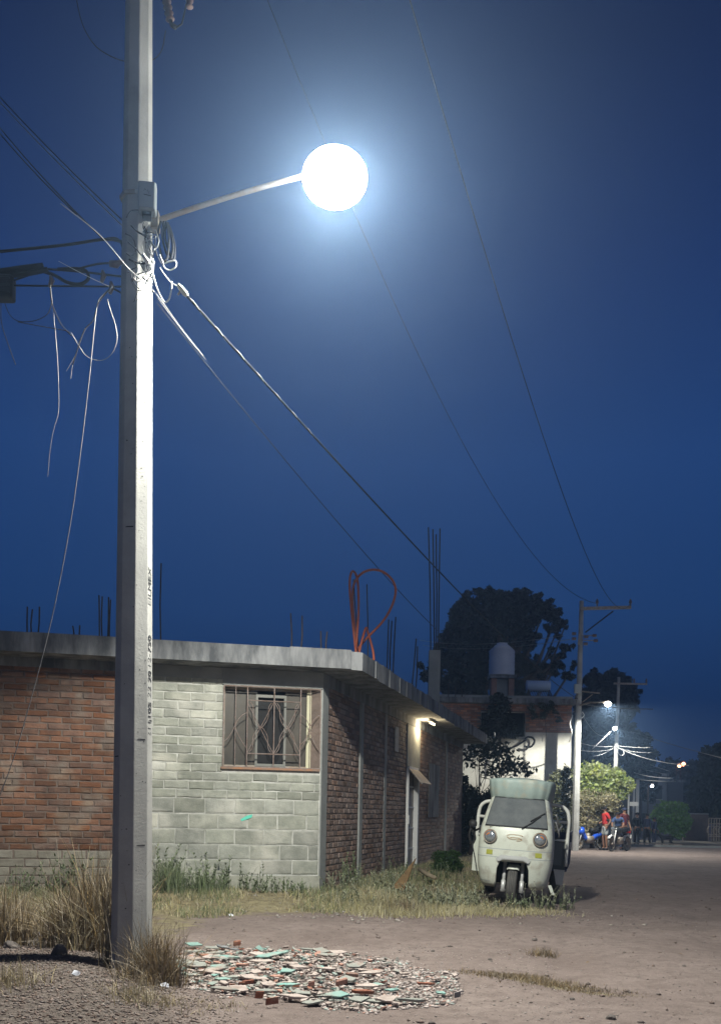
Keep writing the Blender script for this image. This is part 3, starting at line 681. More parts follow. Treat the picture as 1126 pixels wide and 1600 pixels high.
hk = empty('cable_clamp', W(172, 412, 6.75), label='dark insulator clamp on the left side of the pole', cat='clamp')
MB().tube([(0, 0, 0), (.05, 0, -.005), (.07, 0, .01), (.13, 0, .01)], [.022, .026, .018, .02], 8).build('insulator', M['porcelain'], hk, True)
for q, lab in (((160, 432, 6.8), 'small red hanging connector'), ((79, 440, 6.8), 'dark connector hanging below the bundle'), ((173, 450, 6.8), 'small knot of wire ends left of the pole')):
    c = empty('connector', W(*q), label=lab, cat='connector'); MB().tube([(0, 0, .045), (.012, 0, .01), (-.004, 0, -.04)], [.008, .02, .012], 6).build('body', M['porcelain'], c, True)
G_ = None
loose = [('long white wire hanging from clamp down to the left edge', [(176, 448), (160, 462), (152, 478), (146, 530), (140, 590), (127, 700), (110, 820), (85, 950), (55, 1070), (20, 1190), (-15, 1280)], .0032, 'wcable'),
 ('white wire hanging with a kinked end above the red brick wall', [(79, 445), (82, 470), (87, 520), (91, 575), (92, 640), (85, 668), (79, 700), (75, 745)], .002, 'wcable'),
 ('dark wire draped in a long curve from connector to the right', [(79, 450), (82, 475), (95, 505), (112, 525)], .004, 'cable'),
 ('white wire curving up in a bow', [(112, 520), (122, 538), (135, 556), (152, 563), (165, 561), (176, 551), (183, 532), (181, 510), (174, 488), (168, 468)], .0026, 'wcable'),
 ('dark branching wire left of the hanging white wire', [(172, 452), (155, 472), (146, 500), (133, 515), (122, 545), (114, 570)], .004, 'cable'),
 ('pale forked wire end left of the hanging white wire', [(133, 513), (124, 535), (118, 555), (104, 580)], .0022, 'wcable'),
 ('short pale wire end beside the fork', [(116, 560), (113, 575), (111, 592)], .0022, 'wcable'),
 ('thin dark loop drooping under the splice case', [(8, 474), (16, 492), (30, 502), (55, 501), (75, 490), (82, 470)], .003, 'cable'),
 ('thin dark wire stretched from under the case to the bow', [(28, 503), (60, 509), (100, 516), (110, 520)], .003, 'cable'),
 ('thin faint wire drooping at the far left', [(2, 475), (3, 505), (14, 540), (25, 570)], .003, 'cable'),
 ('pale strand lying over the thick slack loop', [(92, 408), (120, 423), (150, 438), (170, 447)], .002, 'wcable')]
for lab, p, r, m_ in loose: wire('loose_wire', lab, [(x, y, 6.36+.02*math.sin(i)) for i, (x, y) in enumerate(p)], r*.9, M['gcable' if m_ == 'wcable' else m_], cat='loose wire')
# tangle round the pole and coils on its right
tang = [[(205, 352), (215, 362), (228, 370), (240, 384), (246, 400)], [(198, 340), (205, 330), (218, 328)], [(226, 372), (236, 392), (240, 415), (236, 432)],
        [(200, 378), (214, 390), (222, 400), (234, 410)], [(196, 365), (208, 372), (213, 390), (206, 400), (198, 396)], [(233, 398), (244, 388), (248, 376), (243, 360)], [(202, 405), (220, 412), (240, 408)], [(222, 432), (232, 442), (239, 456)], [(200, 425), (215, 428), (241, 420)]]
tg_ = empty('cable_tangle', W(222, 385, 6.62), label='knot of small wires wrapped round the pole below the box', cat='cable tangle')
for i, p in enumerate(tang):
    q = path([W(x, y, 6.655+.006*i) for x, y in p], 6); MB().tube([v-tg_.location for v in q], random.choice([.004, .005, .0065]), 5).build('wire', M[['cable', 'cable', 'gcable'][i % 3]], tg_, True)
for i in range(16):
    x0, y0 = random.uniform(199, 238), random.uniform(340, 440); q = path([W(x0+random.uniform(-6, 10)*k*.6, y0+random.uniform(4, 12)*k-8*(k == 3), 6.648+.004*random.random()) for k in range(5)], 5)
    MB().tube([v-tg_.location for v in q], random.choice([.002, .003, .004]), 4).build('wire', M[['cable', 'gcable', 'cable', 'wcable'][i % 4]], tg_, True)
coil = empty('cable_coil', W(262, 352, 6.78), label='slack coil of dark cable hanging from the lamp arm', cat='cable coil')
for i, p in enumerate([[(252, 346), (247, 365), (250, 390), (256, 408), (262, 400), (264, 370), (260, 347)], [(256, 346), (254, 372), (262, 400), (268, 402), (270, 380), (262, 348)], [(260, 346), (258, 370), (267, 400), (272, 405), (273, 385), (268, 362), (262, 348)]]):
    q = path([W(x, y, 6.76+.02*i) for x, y in p], 6); MB().tube([v-coil.location for v in q], .0085, 6).build('loop', M['cable'], coil, True)
wire('loose_wire', 'white wire ring at the foot of the dark coil', [(248, 402, 6.74), (254, 412, 6.74), (264, 409, 6.74), (274, 408, 6.74), (275, 416, 6.74), (266, 422, 6.74), (257, 418, 6.74), (254, 408, 6.74), (250, 398, 6.74)], .0045, M['wcable'], cat='loose wire')
wire('loose_wire', 'white wire bowing from the pole side up to the clamp', [(236, 412, 6.64), (240, 432, 6.64), (246, 452, 6.66), (256, 471, 6.68), (264, 468, 6.68), (268, 452, 6.68), (268, 440, 6.68)], .006, M['wcable'], cat='loose wire')
wire('loose_wire', 'thin pale wire linking ring and clamp', [(250, 418, 6.72), (258, 430, 6.7), (268, 442, 6.69), (280, 448, 6.69)], .0035, M['wcable'], cat='loose wire')
cl = empty('cable_clamp', W(285, 453, 6.69), label='pale cast cable clamp gripping the twisted cable', cat='clamp')
d = (W(292, 462, 6.7)-W(279, 446, 6.69)).normalized(); MB().tube([-d*.045, -d*.02, d*.03, d*.05], [.012, .019, .021, .014], 8).build('body', mat('cast_clamp', (.5, .48, .38), .5), cl, True)
MB().tube([(-.01, 0, -.005), (-.03, 0, -.035)], .007, 6).build('bolt', M['galv'], cl, True)
cl = empty('cable_clamp', W(228, 404, 6.62), label='white insulated connector clipped to the pole front', cat='clamp')
MB().tube([(-.02, 0, .025), (.022, 0, -.03)], [.012, .014], 8).build('body', M['wcable'], cl, True)
wire('cable', 'thin wire sagging behind the pole top', [(120, 0, 6.9), (130, 40, 6.9), (150, 72, 6.9), (178, 90, 6.9), (205, 97, 6.95), (235, 95, 6.95), (252, 80, 6.8), (259, 48, 6.62)], .0035, M['cable'])

# ------------------------------------------------------------------ second and third poles down the street
def far_pole(bpx, tpx, Yd, rb, rt, label):
    b = W(*bpx, Yd); t = W(*tpx, Yd); return b, t, pole(label, b, t, rb, rt, R(-52))
g2 = gz(8.4, 37)
b2 = W(897, 1325, 37); b2.z = g2-.3
t2 = W(908, 939, 37)
pole('second concrete pole behind the three-wheeler with crossarm and lamp', b2, t2, .165, .085, R(-60))
x2 = empty('crossarm', W(910, 951, 36.8), label='crossarm reaching right from the second pole', cat='crossarm')
e = W(985, 949, 36.8)-x2.location
MB().bar((-.1, 0, 0), e, .11, .11).build('beam', M['galv'], x2)
MB().bar(W(914, 988, 36.8)-x2.location, W(957, 955, 36.75)-x2.location, .05, .05).build('brace', M['steel'], x2)
for px_ in (932, 984):
    p = W(px_, 948, 36.8)-x2.location; w = MB(); w.lathe([(.03, .02), (.03, .12), (.06, .13), (.06, .22), (.03, .24), (.025, .30), (.001, .31)], 8); o = w.build('insulator', M['porcelain'], x2, True); o.location = p
hw = empty('cable_rack', W(905, 1000, 36.8), label='rack of spool insulators halfway up the second pole', cat='cable rack')
for (x, y) in ((896, 990), (896, 998), (915, 995), (928, 993), (930, 1001), (914, 1006)): MB().tube([W(x-3, y, 36.75)-hw.location, W(x+3, y, 36.75)-hw.location], .06, 6).build('insulator', M['porcelain'], hw)
MB().bar(W(905, 988, 36.8)-hw.location, W(903, 1008, 36.8)-hw.location, .06).build('bracket', M['galv'], hw)
MB().bar(W(905, 993, 36.8)-hw.location, W(928, 993, 36.8)-hw.location, .03).build('bracket', M['galv'], hw); MB().bar(W(905, 1000, 36.8)-hw.location, W(930, 1001, 36.8)-hw.location, .03).build('bracket', M['galv'], hw)
bx2 = empty('junction_box', W(902, 1076, 36.7), label='pale box on the second pole above its lamp', cat='electrical box')
o = MB().box(-.13, .13, -.06, .08, -.17, .17).build('case', M['boxgrey'], bx2); MB().box(-.11, .11, -.075, -.062, -.15, .15).build('lid', M['boxgrey'], bx2)
def street_lamp_far(p0, p1, lp, label, power, es, bowl=.10, mid=None, cone=150, td=(1, -.35, 0), tilt=13):
    r = empty('street_lamp', p0, label=label, cat='street lamp', group=None); luminaire(r, lp, td, s=.6, es=es, power=power, bowl=bowl, cone=cone, tilt=tilt)
    MB().tube([Vector((0, 0, 0)), (p1-p0)*.5+Vector((0, 0, .05)), p1-p0, lp-p0+Vector((0, 0, bowl*.7))], .035, 6).build('lamp_arm', M['galv'], r, True); return r
L2 = W(949, 1100, 35)
street_lamp_far(W(905, 1102, 36.9), W(938, 1097, 35.3), L2, 'lit street lamp on the second pole beside the white wall', 2500, 30, .12, cone=168, tilt=6)
MB_ = empty('arm_stub', W(906, 1080, 36.9), label='empty steel arm with strut above the lit lamp of the second pole', cat='bracket')
MB().tube([(0, 0, 0), W(936, 1083, 36)-MB_.location], .03, 6).build('tube', M['galv'], MB_); MB().tube([W(908, 1098, 36.9)-MB_.location, W(925, 1085, 36.3)-MB_.location], .018, 5).build('strut', M['galv'], MB_)
g3 = gz(14.6, 57)
t3 = W(966, 1058, 57); b3 = W(957, 1310, 57); b3.z = g3-.3
pole('third concrete pole rising out of the lit bush', b3, t3, .17, .09, R(-60))
x3 = empty('crossarm', W(966, 1068, 56.8), label='thin crossarm on the third pole against the sky', cat='crossarm')
MB().bar((-.3, 0, 0), W(1010, 1069, 56.8)-x3.location, .1).build('beam', M['galv'], x3)
for px_ in (990, 1009):
    w = MB(); w.lathe([(.03, 0), (.06, .1), (.06, .2), (.02, .3)], 6); o = w.build('insulator', M['porcelain'], x3); o.location = W(px_, 1068, 56.8)-x3.location
L3 = W(960, 1138, 55.5)
street_lamp_far(W(963, 1146, 56.8), W(961, 1135, 56), L3, 'lit street lamp on the third pole', 1500, 30, .12, td=(.5, -1, 0))
# cables between the far poles
far = [((880, 993, 36.9), (655, 1000, 60), 'twin wire crossing the dark tree towards the roofs', .015, .3), ((890, 999, 36.9), (660, 1008, 60), 'lower twin wire crossing the dark tree', .015, .3),
 ((908, 1100, 36.9), (1020, 1108, 30), 'bright cable leaving the second pole level to the right', .018, .05),
 ((925, 1170, 50), (957, 1140, 56.8), 'short bright cable slanting up to the third lamp', .035, .0),
 ((985, 1143, 50), (1130, 1185, 40), 'bright cable falling to the right edge above the street', .022, .05),
 ((962, 1165, 56.8), (1020, 1168, 50), 'pale level cable right of the third pole', .02, .05), ((962, 1167, 56.8), (1075, 1196, 42), 'pale cable bending down from the third pole', .028, .2),
 ((962, 1168, 56.8), (1020, 1176, 50), 'lower pale cable right of the third pole', .02, .1), ((958, 1166, 56.8), (903, 1160, 45), 'pale cable left of the third pole', .02, .1),
 ((958, 1170, 56.8), (903, 1172, 45), 'lower pale cable left of the third pole', .02, .1), ((958, 1168, 56.8), (926, 1182, 50), 'pale cable slanting down behind the lit bush', .025, .1),
 ((990, 1207, 62), (1050, 1216, 50), 'cable lit by a distant lamp over the street', .03, .1), ((990, 1217, 62), (1055, 1221, 50), 'lowest cable lit by a distant lamp', .03, .05),
 ((1015, 1195, 80), (1045, 1205, 70), 'short lit cable beside the distant lamp', .03, .0), ((1008, 1203, 80), (1040, 1210, 70), 'short lit cable below the distant lamp', .03, .0),
 ((897, 1112, 36.8), (865, 1112, 38.8), 'short cable from the second pole to the brick parapet', .016, .02), ((905, 1108, 36.8), (945, 1150, 44), 'faint cable falling from the second pole', .012, .3)]
for a_, b_, lab, r_, sg in far: sagline('cable', lab, W(*a_), W(*b_), sg, r_*.8, M['gcable'], 14)
for q, lab in (([(894, 1118, 36.7), (890, 1130, 36.7), (893, 1145, 36.7), (888, 1160, 37.5)], 'pale cable hanging left of the second pole'), ([(909, 1112, 36.7), (912, 1118, 36.7), (908, 1122, 36.7)], 'small cable loop on the second pole'), ([(962, 1170, 56.6), (968, 1180, 56.6), (974, 1178, 56.6), (972, 1170, 56.6)], 'small cable loop on the third pole')):
    wire('loose_wire', lab, q, .014, M['wcable'], cat='loose wire')
# distant lights
def small_lamp(p, label, col, es, power, r=.12, hgt=None, name='distant_lamp'):
    root = empty(name, p, label=label, cat='lamp'); w = MB(); w.lathe([(.0005, -r), (r*.7, -r*.7), (r, 0), (r*.7, r*.7), (.0005, r)], 10); w.build('bulb', mat('lit_bulb', col, .5, emit=col, es=es), root, True)
    w = MB(); w.lathe([(r*.3, r*.9), (r*1.1, r*1.0), (r*.9, r*1.6), (.001, r*1.8)], 10); w.build('cap', M['galv'], root)
    if hgt is not None: MB().tube([(0, .1, r*1.6), (0, .9, r*1.6), (0, 1.0, -.3), (0, 1.0, hgt-p.z)], .06, 6).build('post', M['steel'], root)
    if power:
        l = bpy.data.lights.new('bulb_light', 'POINT'); l.energy = power; l.shadow_soft_size = .1; l.color = col; lo = bpy.data.objects.new('bulb_light', l); COL.objects.link(lo); lo.parent = root; lo.location = (0, -.25, -r*1.4)
    return root
small_lamp(W(1007, 1192, 88), 'distant white lamp above the far street, upper of two', (.9, 1, .97), 30, 120, .13, -.5)
small_lamp(W(1018, 1228, 72), 'distant white lamp in front of the far grey house', (.95, .98, 1), 30, 50, .11, -.5)
small_lamp(W(1009, 1183, 100), 'tiny dim lamp above the distant white lamp', (.9, .9, .7), 12, 0, .13, -.5)
small_lamp(W(1060.5, 1196.5, 104), 'left orange lamp of the far pair', (1, .45, .25), 9, 0, .2, -.5)
small_lamp(W(1067, 1194, 104), 'right orange lamp of the far pair', (1, .35, .2), 9, 0, .22, -.5)
small_lamp(W(1119, 1237, 90), 'tiny pale lamp at the right edge among dark trees', (.9, .9, 1), 8, 0, .15, -.5)
# eave light above the house door
ev = empty('eave_lamp', Vector((spt(sw(651, 1130)[0]-.0, ZT-.03, .30))), label='row of three small warm bulbs under the roof slab above the door', cat='lamp')
w = MB(); dv = Vector((SD.x, SD.y, 0)); w.bar(-dv*.25, dv*.45, .05, .03); w.build('batten', M['wcable'], ev)
warm = mat('warm_bulb', (1, .9, .7), .5, emit=(1, .80, .48), es=6)
for k in (-.05, .15, .35):
    w = MB(); w.lathe([(.0005, -.055), (.015, -.048), (.02, -.03), (.015, -.012), (.0005, -.012)], 10); o = w.build('bulb', warm, ev, True); o.location = dv*k
l = bpy.data.lights.new('eave_light', 'POINT'); l.energy = 38; l.shadow_soft_size = .03; l.color = (1, .80, .48)
lo = bpy.data.objects.new('eave_light', l); COL.objects.link(lo); lo.parent = ev; lo.location = Vector((-SN.x*.12, -SN.y*.12, -.13))
# ------------------------------------------------------------------ second house with white wall
HX0 = W(690, 1100, 39).x; HX1 = W(893, 1100, 39).x; HY = 39.0; HT = W(790, 1090, 39).z
h2 = empty('brick_house', (HX0, HY, 0), label='two tone house with red brick parapet over a brightly lit white wall', cat='house')
class OMB(MB):
    def build(s, name, m, parent=None, smooth=False):
        o = MB.build(s, name, m, None, smooth); o.parent = parent; q = parent; off = Vector((0, 0, 0))
        while q is not None: off += q.location; q = q.parent
        for v in o.data.vertices: v.co -= off
        return o
white = mat('white_painted_wall', (.58, .57, .52), .85, (.36, .34, .29), 1.1, .55, .01, 12)
zW = W(800, 1143, 39).z
ox0 = W(751, 1130, 39).x; ox1 = W(820, 1130, 39).x; oz1 = W(790, 1113, 39).z; oz0 = W(790, 1151, 39).z
w = OMB()
w.box(HX0-3, ox0, HY, HY+.2, -.5, HT-.25); w.box(ox1, HX1, HY, HY+.2, -.5, HT-.25); w.box(ox0, ox1, HY, HY+.2, -.5, oz0); w.box(ox0, ox1, HY, HY+.2, oz1, HT-.25)
w.build('wall', white, h2)
w = OMB(); w.box(HX0-3, HX1-.2, HY+9, HY+9.2, -.5, HT-.25); w.build('wall', white, h2)
w = OMB(); w.add([(HX1, HY+.2, -.5), (HX1+2.1, HY+9, -.5), (HX1+2.1, HY+9, HT-.25), (HX1, HY+.2, HT-.25), (HX1-.2, HY+.2, -.5), (HX1+1.9, HY+9, -.5), (HX1+1.9, HY+9, HT-.25), (HX1-.2, HY+.2, HT-.25)], [(0, 1, 2, 3), (7, 6, 5, 4), (3, 2, 6, 7)]); w.build('wall', M['plaster'], h2)
w = OMB(); w.box(HX0-3, HX1+.15, HY-.15, HY+9.3, HT-.25+.002, HT-.02); w.build('roof', M['slab'], h2)
w = OMB(); w.box(HX0-3, HX1+.02, HY-.06, HY+.1, HT-.019, HT+.08); w.build('parapet_cap', M['plaster'], h2)
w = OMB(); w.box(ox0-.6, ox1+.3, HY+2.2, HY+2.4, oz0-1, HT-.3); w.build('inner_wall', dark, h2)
w = OMB(); w.box(ox0-.08, ox1+.08, HY-.07, HY-.003, oz0-.09, oz0); w.build('window_sill', M['plaster'], h2)
# brick courses above the plaster line (each a few pixels: joined)
w = OMB(); z = zW; i = 0
w.box(HX0-3, ox0-.01, HY-.012, HY-.002, zW-.02, HT-.26); w.box(ox1+.01, HX1, HY-.012, HY-.002, zW-.02, HT-.26); w.box(ox0-.01, ox1+.01, HY-.012, HY-.002, oz1+.01, HT-.26)
w.build('mortar_bed', M['mortar_dark'], h2)
w = OMB()
while z < HT-.33:
    x = HX0-.5-.14*(i % 2)
    while x < HX1-.05:
        b = min(x+.26, HX1-.005)
        if not (z+.07 > oz0-.05 and z < oz1 and b > ox0 and x < ox1): w.box(x, b, HY-.03-random.uniform(0, .015), HY-.0125, z+random.uniform(-.004, .004), z+.068)
        x += .28
    z += .085; i += 1
w.build('brickwork', M['brick_far'], h2)['kind'] = 'stuff'
w = OMB(); w.box(HX0-.6, W(757, 1100, 39).x, HY-.055, HY-.04, W(750, 1092, 39).z, HT+.1); 
tk = empty('water_tank', W(783, 1056, 42), label='grey cylindrical water tank with domed lid on a roof stand', cat='water tank')
rr = 20/F*42; hh = 41/F*42
w = MB(); w.lathe([(.001, 0), (rr, 0), (rr, .03), (rr*.985, .05)]+[q for k in range(5) for q in ((rr, .12+k*hh/6), (rr*.985, .15+k*hh/6))]+[(rr, hh*.93), (rr*.95, hh*.97)], 32); w.build('tank_body', mat('tank_plastic', (.60, .62, .66), .5, (.52, .54, .58), 2), tk, True)
w = MB(); w.lathe([(rr*.95, hh*.97), (rr*.5, hh*1.17), (rr*.42, hh*1.19), (rr*.42, hh*1.24), (.001, hh*1.26)], 32); w.build('tank_lid', mat('tank_lid', (.62, .64, .68), .5), tk, True)
sd = empty('tank_stand', W(783, 1090, 42), label='brick and plaster stand under the grey water tank', cat='stand')
zs = tk.location.z-sd.location.z
for x in (-.38, .38): MB().box(x-.12, x+.12, -.3, .3, -.4, zs-.15).build('pier', M['brick_far'], sd)
MB().box(-.25, .25, -.1, .25, -.4, zs-.16).build('panel', M['plaster'], sd); MB().box(-.58, .58, -.45, .45, zs-.149, zs-.002).build('slab', M['slab'], sd)
hx = empty('solar_heater', W(840, 1074, 41), label='horizontal pale solar water heater drum on the brick house roof', cat='water heater')
w = MB(); w.lathe([(.001, -.5), (.23, -.5), (.24, -.48), (.24, .48), (.23, .5), (.001, .5)], 24, Matrix.Rotation(R(90), 4, 'Y')); o = w.build('drum', mat('pale_enamel', (.45, .55, .68), .4), hx, True); o.location.z = .05
for x in (-.45, .45): MB().bar((x, 0, -.15), (x, 0, -.6), .05).build('leg', M['steel'], hx); MB().bar((x, -.1, -.1), (x, -.9, -.55), .04).build('leg', M['steel'], hx)
for k in range(9): MB().tube([(-.4+k*.1, -.05, -.16), (-.4+k*.1, -.8, -.52)], .022, 6).build('glass_tube', mat('blue_tube', (.03, .04, .08), .2), hx)
# hose or bent pipe on the white wall, yellow smudge not painted: comes from light
wire('loose_wire', 'looped hose hanging on the lit white wall', [(818, 1166, 38.7), (828, 1167, 38.7), (834, 1160, 38.7), (832, 1153, 38.7), (823, 1152, 38.7), (818, 1158, 38.7), (800, 1168, 38.7), (772, 1175, 38.7)], .045, M['cable'], cat='hose')
for px, tp in ((700, 1068), (711, 1073), (721, 1074)): 
    g = W(px, 1092, 38.9); rebar_group(g, [(0, 0)], [(px, tp)], {700: 'thin bar at the left end of the brick parapet', 711: 'middle thin bar on the brick parapet', 721: 'third thin bar on the brick parapet'}[px], .02)

# ------------------------------------------------------------------ vegetation
def leafquads(C, size, flat=.5, asp=.5):        # C (n,3) -> diamond leaves
    n = len(C); a = rng.normal(size=(n, 3)); a /= np.linalg.norm(a, axis=1)[:, None]; b = rng.normal(size=(n, 3)); b -= (b*a).sum(1)[:, None]*a; b /= np.linalg.norm(b, axis=1)[:, None]
    s = (size*rng.uniform(.6, 1.3, n))[:, None]
    V = np.stack([C-a*s*.5, C+b*s*asp*.5-a*s*.05, C+a*s*.5, C-b*s*asp*.5-a*s*.05], 1).reshape(-1, 3)
    return V, np.arange(4*n).reshape(-1, 4)
def crown_pts(lobes, Yd, n, depth=1.0, clump=.16, per=40, shell=.55, squash=1):
    """lobes (px,py,r px): leaf centres gathered in small clumps near the surface of each lobe"""
    tot = sum(l[2]**2 for l in lobes); out = []
    for (px, py, r) in lobes:
        c = np.array(W(px, py, Yd+random.uniform(-.6, .6)*r*Yd/F)); rad = r*Yd/F; k = max(3, int(n*r*r/tot/per))
        d = rng.normal(size=(k, 3)); d /= np.linalg.norm(d, axis=1)[:, None]; q = rng.uniform(shell, 1.0, k)[:, None]**.6
        cc_ = c+d*q*rad*np.array([1, depth, squash])*rng.uniform(.85, 1.12, (k, 1))
        pts = np.repeat(cc_, per, 0)+rng.normal(size=(k*per, 3))*clump*rad*np.array([1, 1, .7])
        out.append(pts)
    return np.concatenate(out)
def limbs(base, top, lobes, Yd, r0, m, parent, off):
    w = MB(); w.tube([p-off for p in path([base, (base+top)/2+Vector((.1*r0*5, 0, 0)), top], 4)], [r0*(1-.6*i/8) for i in range(9)], 8)
    for (px, py, r) in lobes:
        c = W(px, py, Yd); s_ = base.lerp(top, random.uniform(.45, .95)); mid = (s_+c)/2+Vector((0, 0, -.15*(c-s_).length))
        w.tube([p-off for p in path([s_, mid, c], 4)], [r0*.4*(1-.8*i/8) for i in range(9)], 5)
    return w.build('trunk', m, parent, True)
bark = mat('bark', (.10, .08, .065), .95, (.05, .04, .03), 6)
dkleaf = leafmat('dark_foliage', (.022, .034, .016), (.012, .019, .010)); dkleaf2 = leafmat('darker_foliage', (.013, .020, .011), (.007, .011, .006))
brleaf = leafmat('bright_bush_foliage', (.30, .42, .10), (.40, .42, .14), .4, .3); dryleaf = leafmat('dry_bush_foliage', (.40, .34, .20), (.28, .26, .13), .4, .2)
grleaf = leafmat('green_tree_foliage', (.15, .32, .04), (.09, .20, .03), .4, .3); cleaf = leafmat('creeper_foliage', (.05, .065, .035), (.03, .04, .022), .4, .15)
def tree(label, lobes, Yd, n, leaf, m, bpx, tr=.18, cat='tree', name='tree', group=None, clump=.16, asp=.5, per=40, shell=.55, depth=1.0, zb=None):
    b = W(bpx, 1300, Yd); b.z = gz(b.x, b.y)-.1 if zb is None else zb; top = W(bpx, sum(l[1] for l in lobes)/len(lobes), Yd)
    root = empty(name, b, label=label, cat=cat, group=group)
    limbs(b, top, lobes, Yd, tr, bark, root, b)
    C = crown_pts(lobes, Yd, n, clump=clump, per=per, shell=shell, depth=depth)
    V, Fq = leafquads(C-np.array(b), leaf, asp=asp); o = npmesh('crown', V, Fq, m, root); o['kind'] = 'stuff'
    return root
T1 = [(735, 945, 20), (722, 965, 22), (715, 990, 20), (780, 948, 26), (755, 935, 15), (812, 936, 18), (828, 958, 24), (850, 950, 17), (862, 972, 16), (868, 990, 9), (748, 985, 36), (795, 985, 34), (700, 1015, 20), (682, 1040, 16), (725, 1030, 28), (765, 1030, 30), (822, 1000, 18), (880, 1018, 10), (862, 1022, 9), (890, 1010, 6), (800, 1040, 24), (838, 1045, 18), (868, 1045, 13), (888, 1055, 9), (700, 1065, 20), (665, 1055, 9), (657, 1040, 6), (735, 1070, 24)]
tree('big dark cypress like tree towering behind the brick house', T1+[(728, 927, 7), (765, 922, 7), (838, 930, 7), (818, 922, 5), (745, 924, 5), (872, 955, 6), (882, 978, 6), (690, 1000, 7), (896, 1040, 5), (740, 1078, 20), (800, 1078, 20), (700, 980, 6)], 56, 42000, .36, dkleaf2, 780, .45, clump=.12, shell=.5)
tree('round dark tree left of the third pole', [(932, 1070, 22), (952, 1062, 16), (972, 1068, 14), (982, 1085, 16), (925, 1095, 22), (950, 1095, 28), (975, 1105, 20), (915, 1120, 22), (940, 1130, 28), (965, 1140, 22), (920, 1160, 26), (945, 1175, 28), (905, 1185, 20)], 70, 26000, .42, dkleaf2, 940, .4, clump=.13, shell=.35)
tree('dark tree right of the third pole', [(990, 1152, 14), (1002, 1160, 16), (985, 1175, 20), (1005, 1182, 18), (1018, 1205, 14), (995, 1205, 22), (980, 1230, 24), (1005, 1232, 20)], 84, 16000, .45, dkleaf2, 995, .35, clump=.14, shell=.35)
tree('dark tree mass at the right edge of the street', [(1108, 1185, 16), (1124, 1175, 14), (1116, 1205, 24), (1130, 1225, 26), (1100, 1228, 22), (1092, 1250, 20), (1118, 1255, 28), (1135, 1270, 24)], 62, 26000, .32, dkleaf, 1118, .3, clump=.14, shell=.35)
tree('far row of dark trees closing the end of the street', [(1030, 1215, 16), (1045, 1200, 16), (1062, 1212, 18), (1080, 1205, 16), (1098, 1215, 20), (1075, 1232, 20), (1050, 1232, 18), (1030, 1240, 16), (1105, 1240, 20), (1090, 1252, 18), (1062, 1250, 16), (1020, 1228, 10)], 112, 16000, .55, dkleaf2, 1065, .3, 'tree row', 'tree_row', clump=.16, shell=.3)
tree('bright yellow green bush lit by the second lamp', [(905, 1222, 18), (924, 1212, 17), (942, 1218, 16), (958, 1215, 13), (972, 1222, 10), (915, 1236, 18), (940, 1236, 18), (962, 1236, 13), (893, 1232, 13), (926, 1200, 7), (952, 1206, 7), (978, 1232, 7), (984, 1218, 5), (976, 1208, 4), (900, 1203, 5), (938, 1196, 4), (918, 1197, 4), (964, 1203, 4), (945, 1200, 4), (989, 1228, 3), (912, 1206, 5)], 40.2, 16000, .17, brleaf, 925, .12, 'bush', 'bush', clump=.34, shell=.3)
tree('tangled pale green shrub between the three-wheeler and the second pole', [(872, 1212, 10), (884, 1208, 9), (870, 1232, 13), (886, 1230, 12), (876, 1252, 14), (888, 1256, 12), (872, 1275, 14), (888, 1282, 13), (864, 1245, 9), (880, 1300, 12), (866, 1222, 7)], 38.0, 9000, .13, leafmat('tangled_foliage', (.16, .17, .09), (.10, .11, .055)), 880, .06, 'shrub', 'shrub', clump=.28, shell=.2, asp=.4)
tree('dry brown shrub tangled under the bright bush', [(900, 1255, 20), (925, 1256, 20), (948, 1254, 16), (878, 1222, 12), (874, 1240, 14), (885, 1262, 14), (908, 1275, 12), (905, 1298, 13), (935, 1270, 14), (955, 1268, 10), (918, 1288, 12), (893, 1290, 10)], 39.3, 15000, .14, dryleaf, 905, .08, 'shrub', 'shrub', clump=.22, shell=.3, asp=.3)
tree('green street tree with its right side lit', [(1038, 1272, 17), (1052, 1264, 12), (1066, 1262, 9), (1062, 1280, 14), (1048, 1288, 14), (1070, 1290, 8), (1028, 1280, 13), (1058, 1302, 9), (1024, 1296, 9)], 50, 15000, .17, grleaf, 1046, .08, clump=.18, shell=.4)
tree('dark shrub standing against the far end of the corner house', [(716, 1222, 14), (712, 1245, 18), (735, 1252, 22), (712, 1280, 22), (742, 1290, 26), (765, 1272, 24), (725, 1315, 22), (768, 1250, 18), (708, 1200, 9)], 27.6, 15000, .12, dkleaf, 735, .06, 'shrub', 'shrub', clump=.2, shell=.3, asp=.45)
lf = [(740, 1162, 12), (752, 1172, 14), (770, 1165, 12), (765, 1182, 16), (785, 1180, 14), (800, 1190, 13), (790, 1198, 14), (812, 1196, 10), (745, 1188, 16), (775, 1205, 16), (822, 1202, 8), (830, 1208, 6), (757, 1155, 10), (805, 1206, 10), (730, 1180, 12), (792, 1166, 8)]
tree('broad leaved plant silhouetted against the white wall', lf, 29, 980, .19, mat('broad_leaf', (.035, .05, .03), .5, (.02, .03, .018), 2), 748, .035, 'plant', 'broadleaf_plant', clump=.6, per=4, asp=.42, shell=0, depth=.6)
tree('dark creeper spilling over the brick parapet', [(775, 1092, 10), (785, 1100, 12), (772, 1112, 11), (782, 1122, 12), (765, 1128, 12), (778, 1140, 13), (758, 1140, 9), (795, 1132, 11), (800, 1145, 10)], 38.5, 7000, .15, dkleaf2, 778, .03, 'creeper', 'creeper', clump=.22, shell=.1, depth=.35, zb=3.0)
tree('sparse creeper trailing over the brick right of the dark opening', [(830, 1108, 8), (845, 1103, 7), (858, 1106, 8), (868, 1112, 6), (835, 1120, 6), (850, 1118, 7), (862, 1098, 4), (872, 1124, 5)], 38.75, 1500, .11, cleaf, 850, .015, 'creeper', 'creeper', clump=.3, shell=.0, depth=.2, zb=4.3)
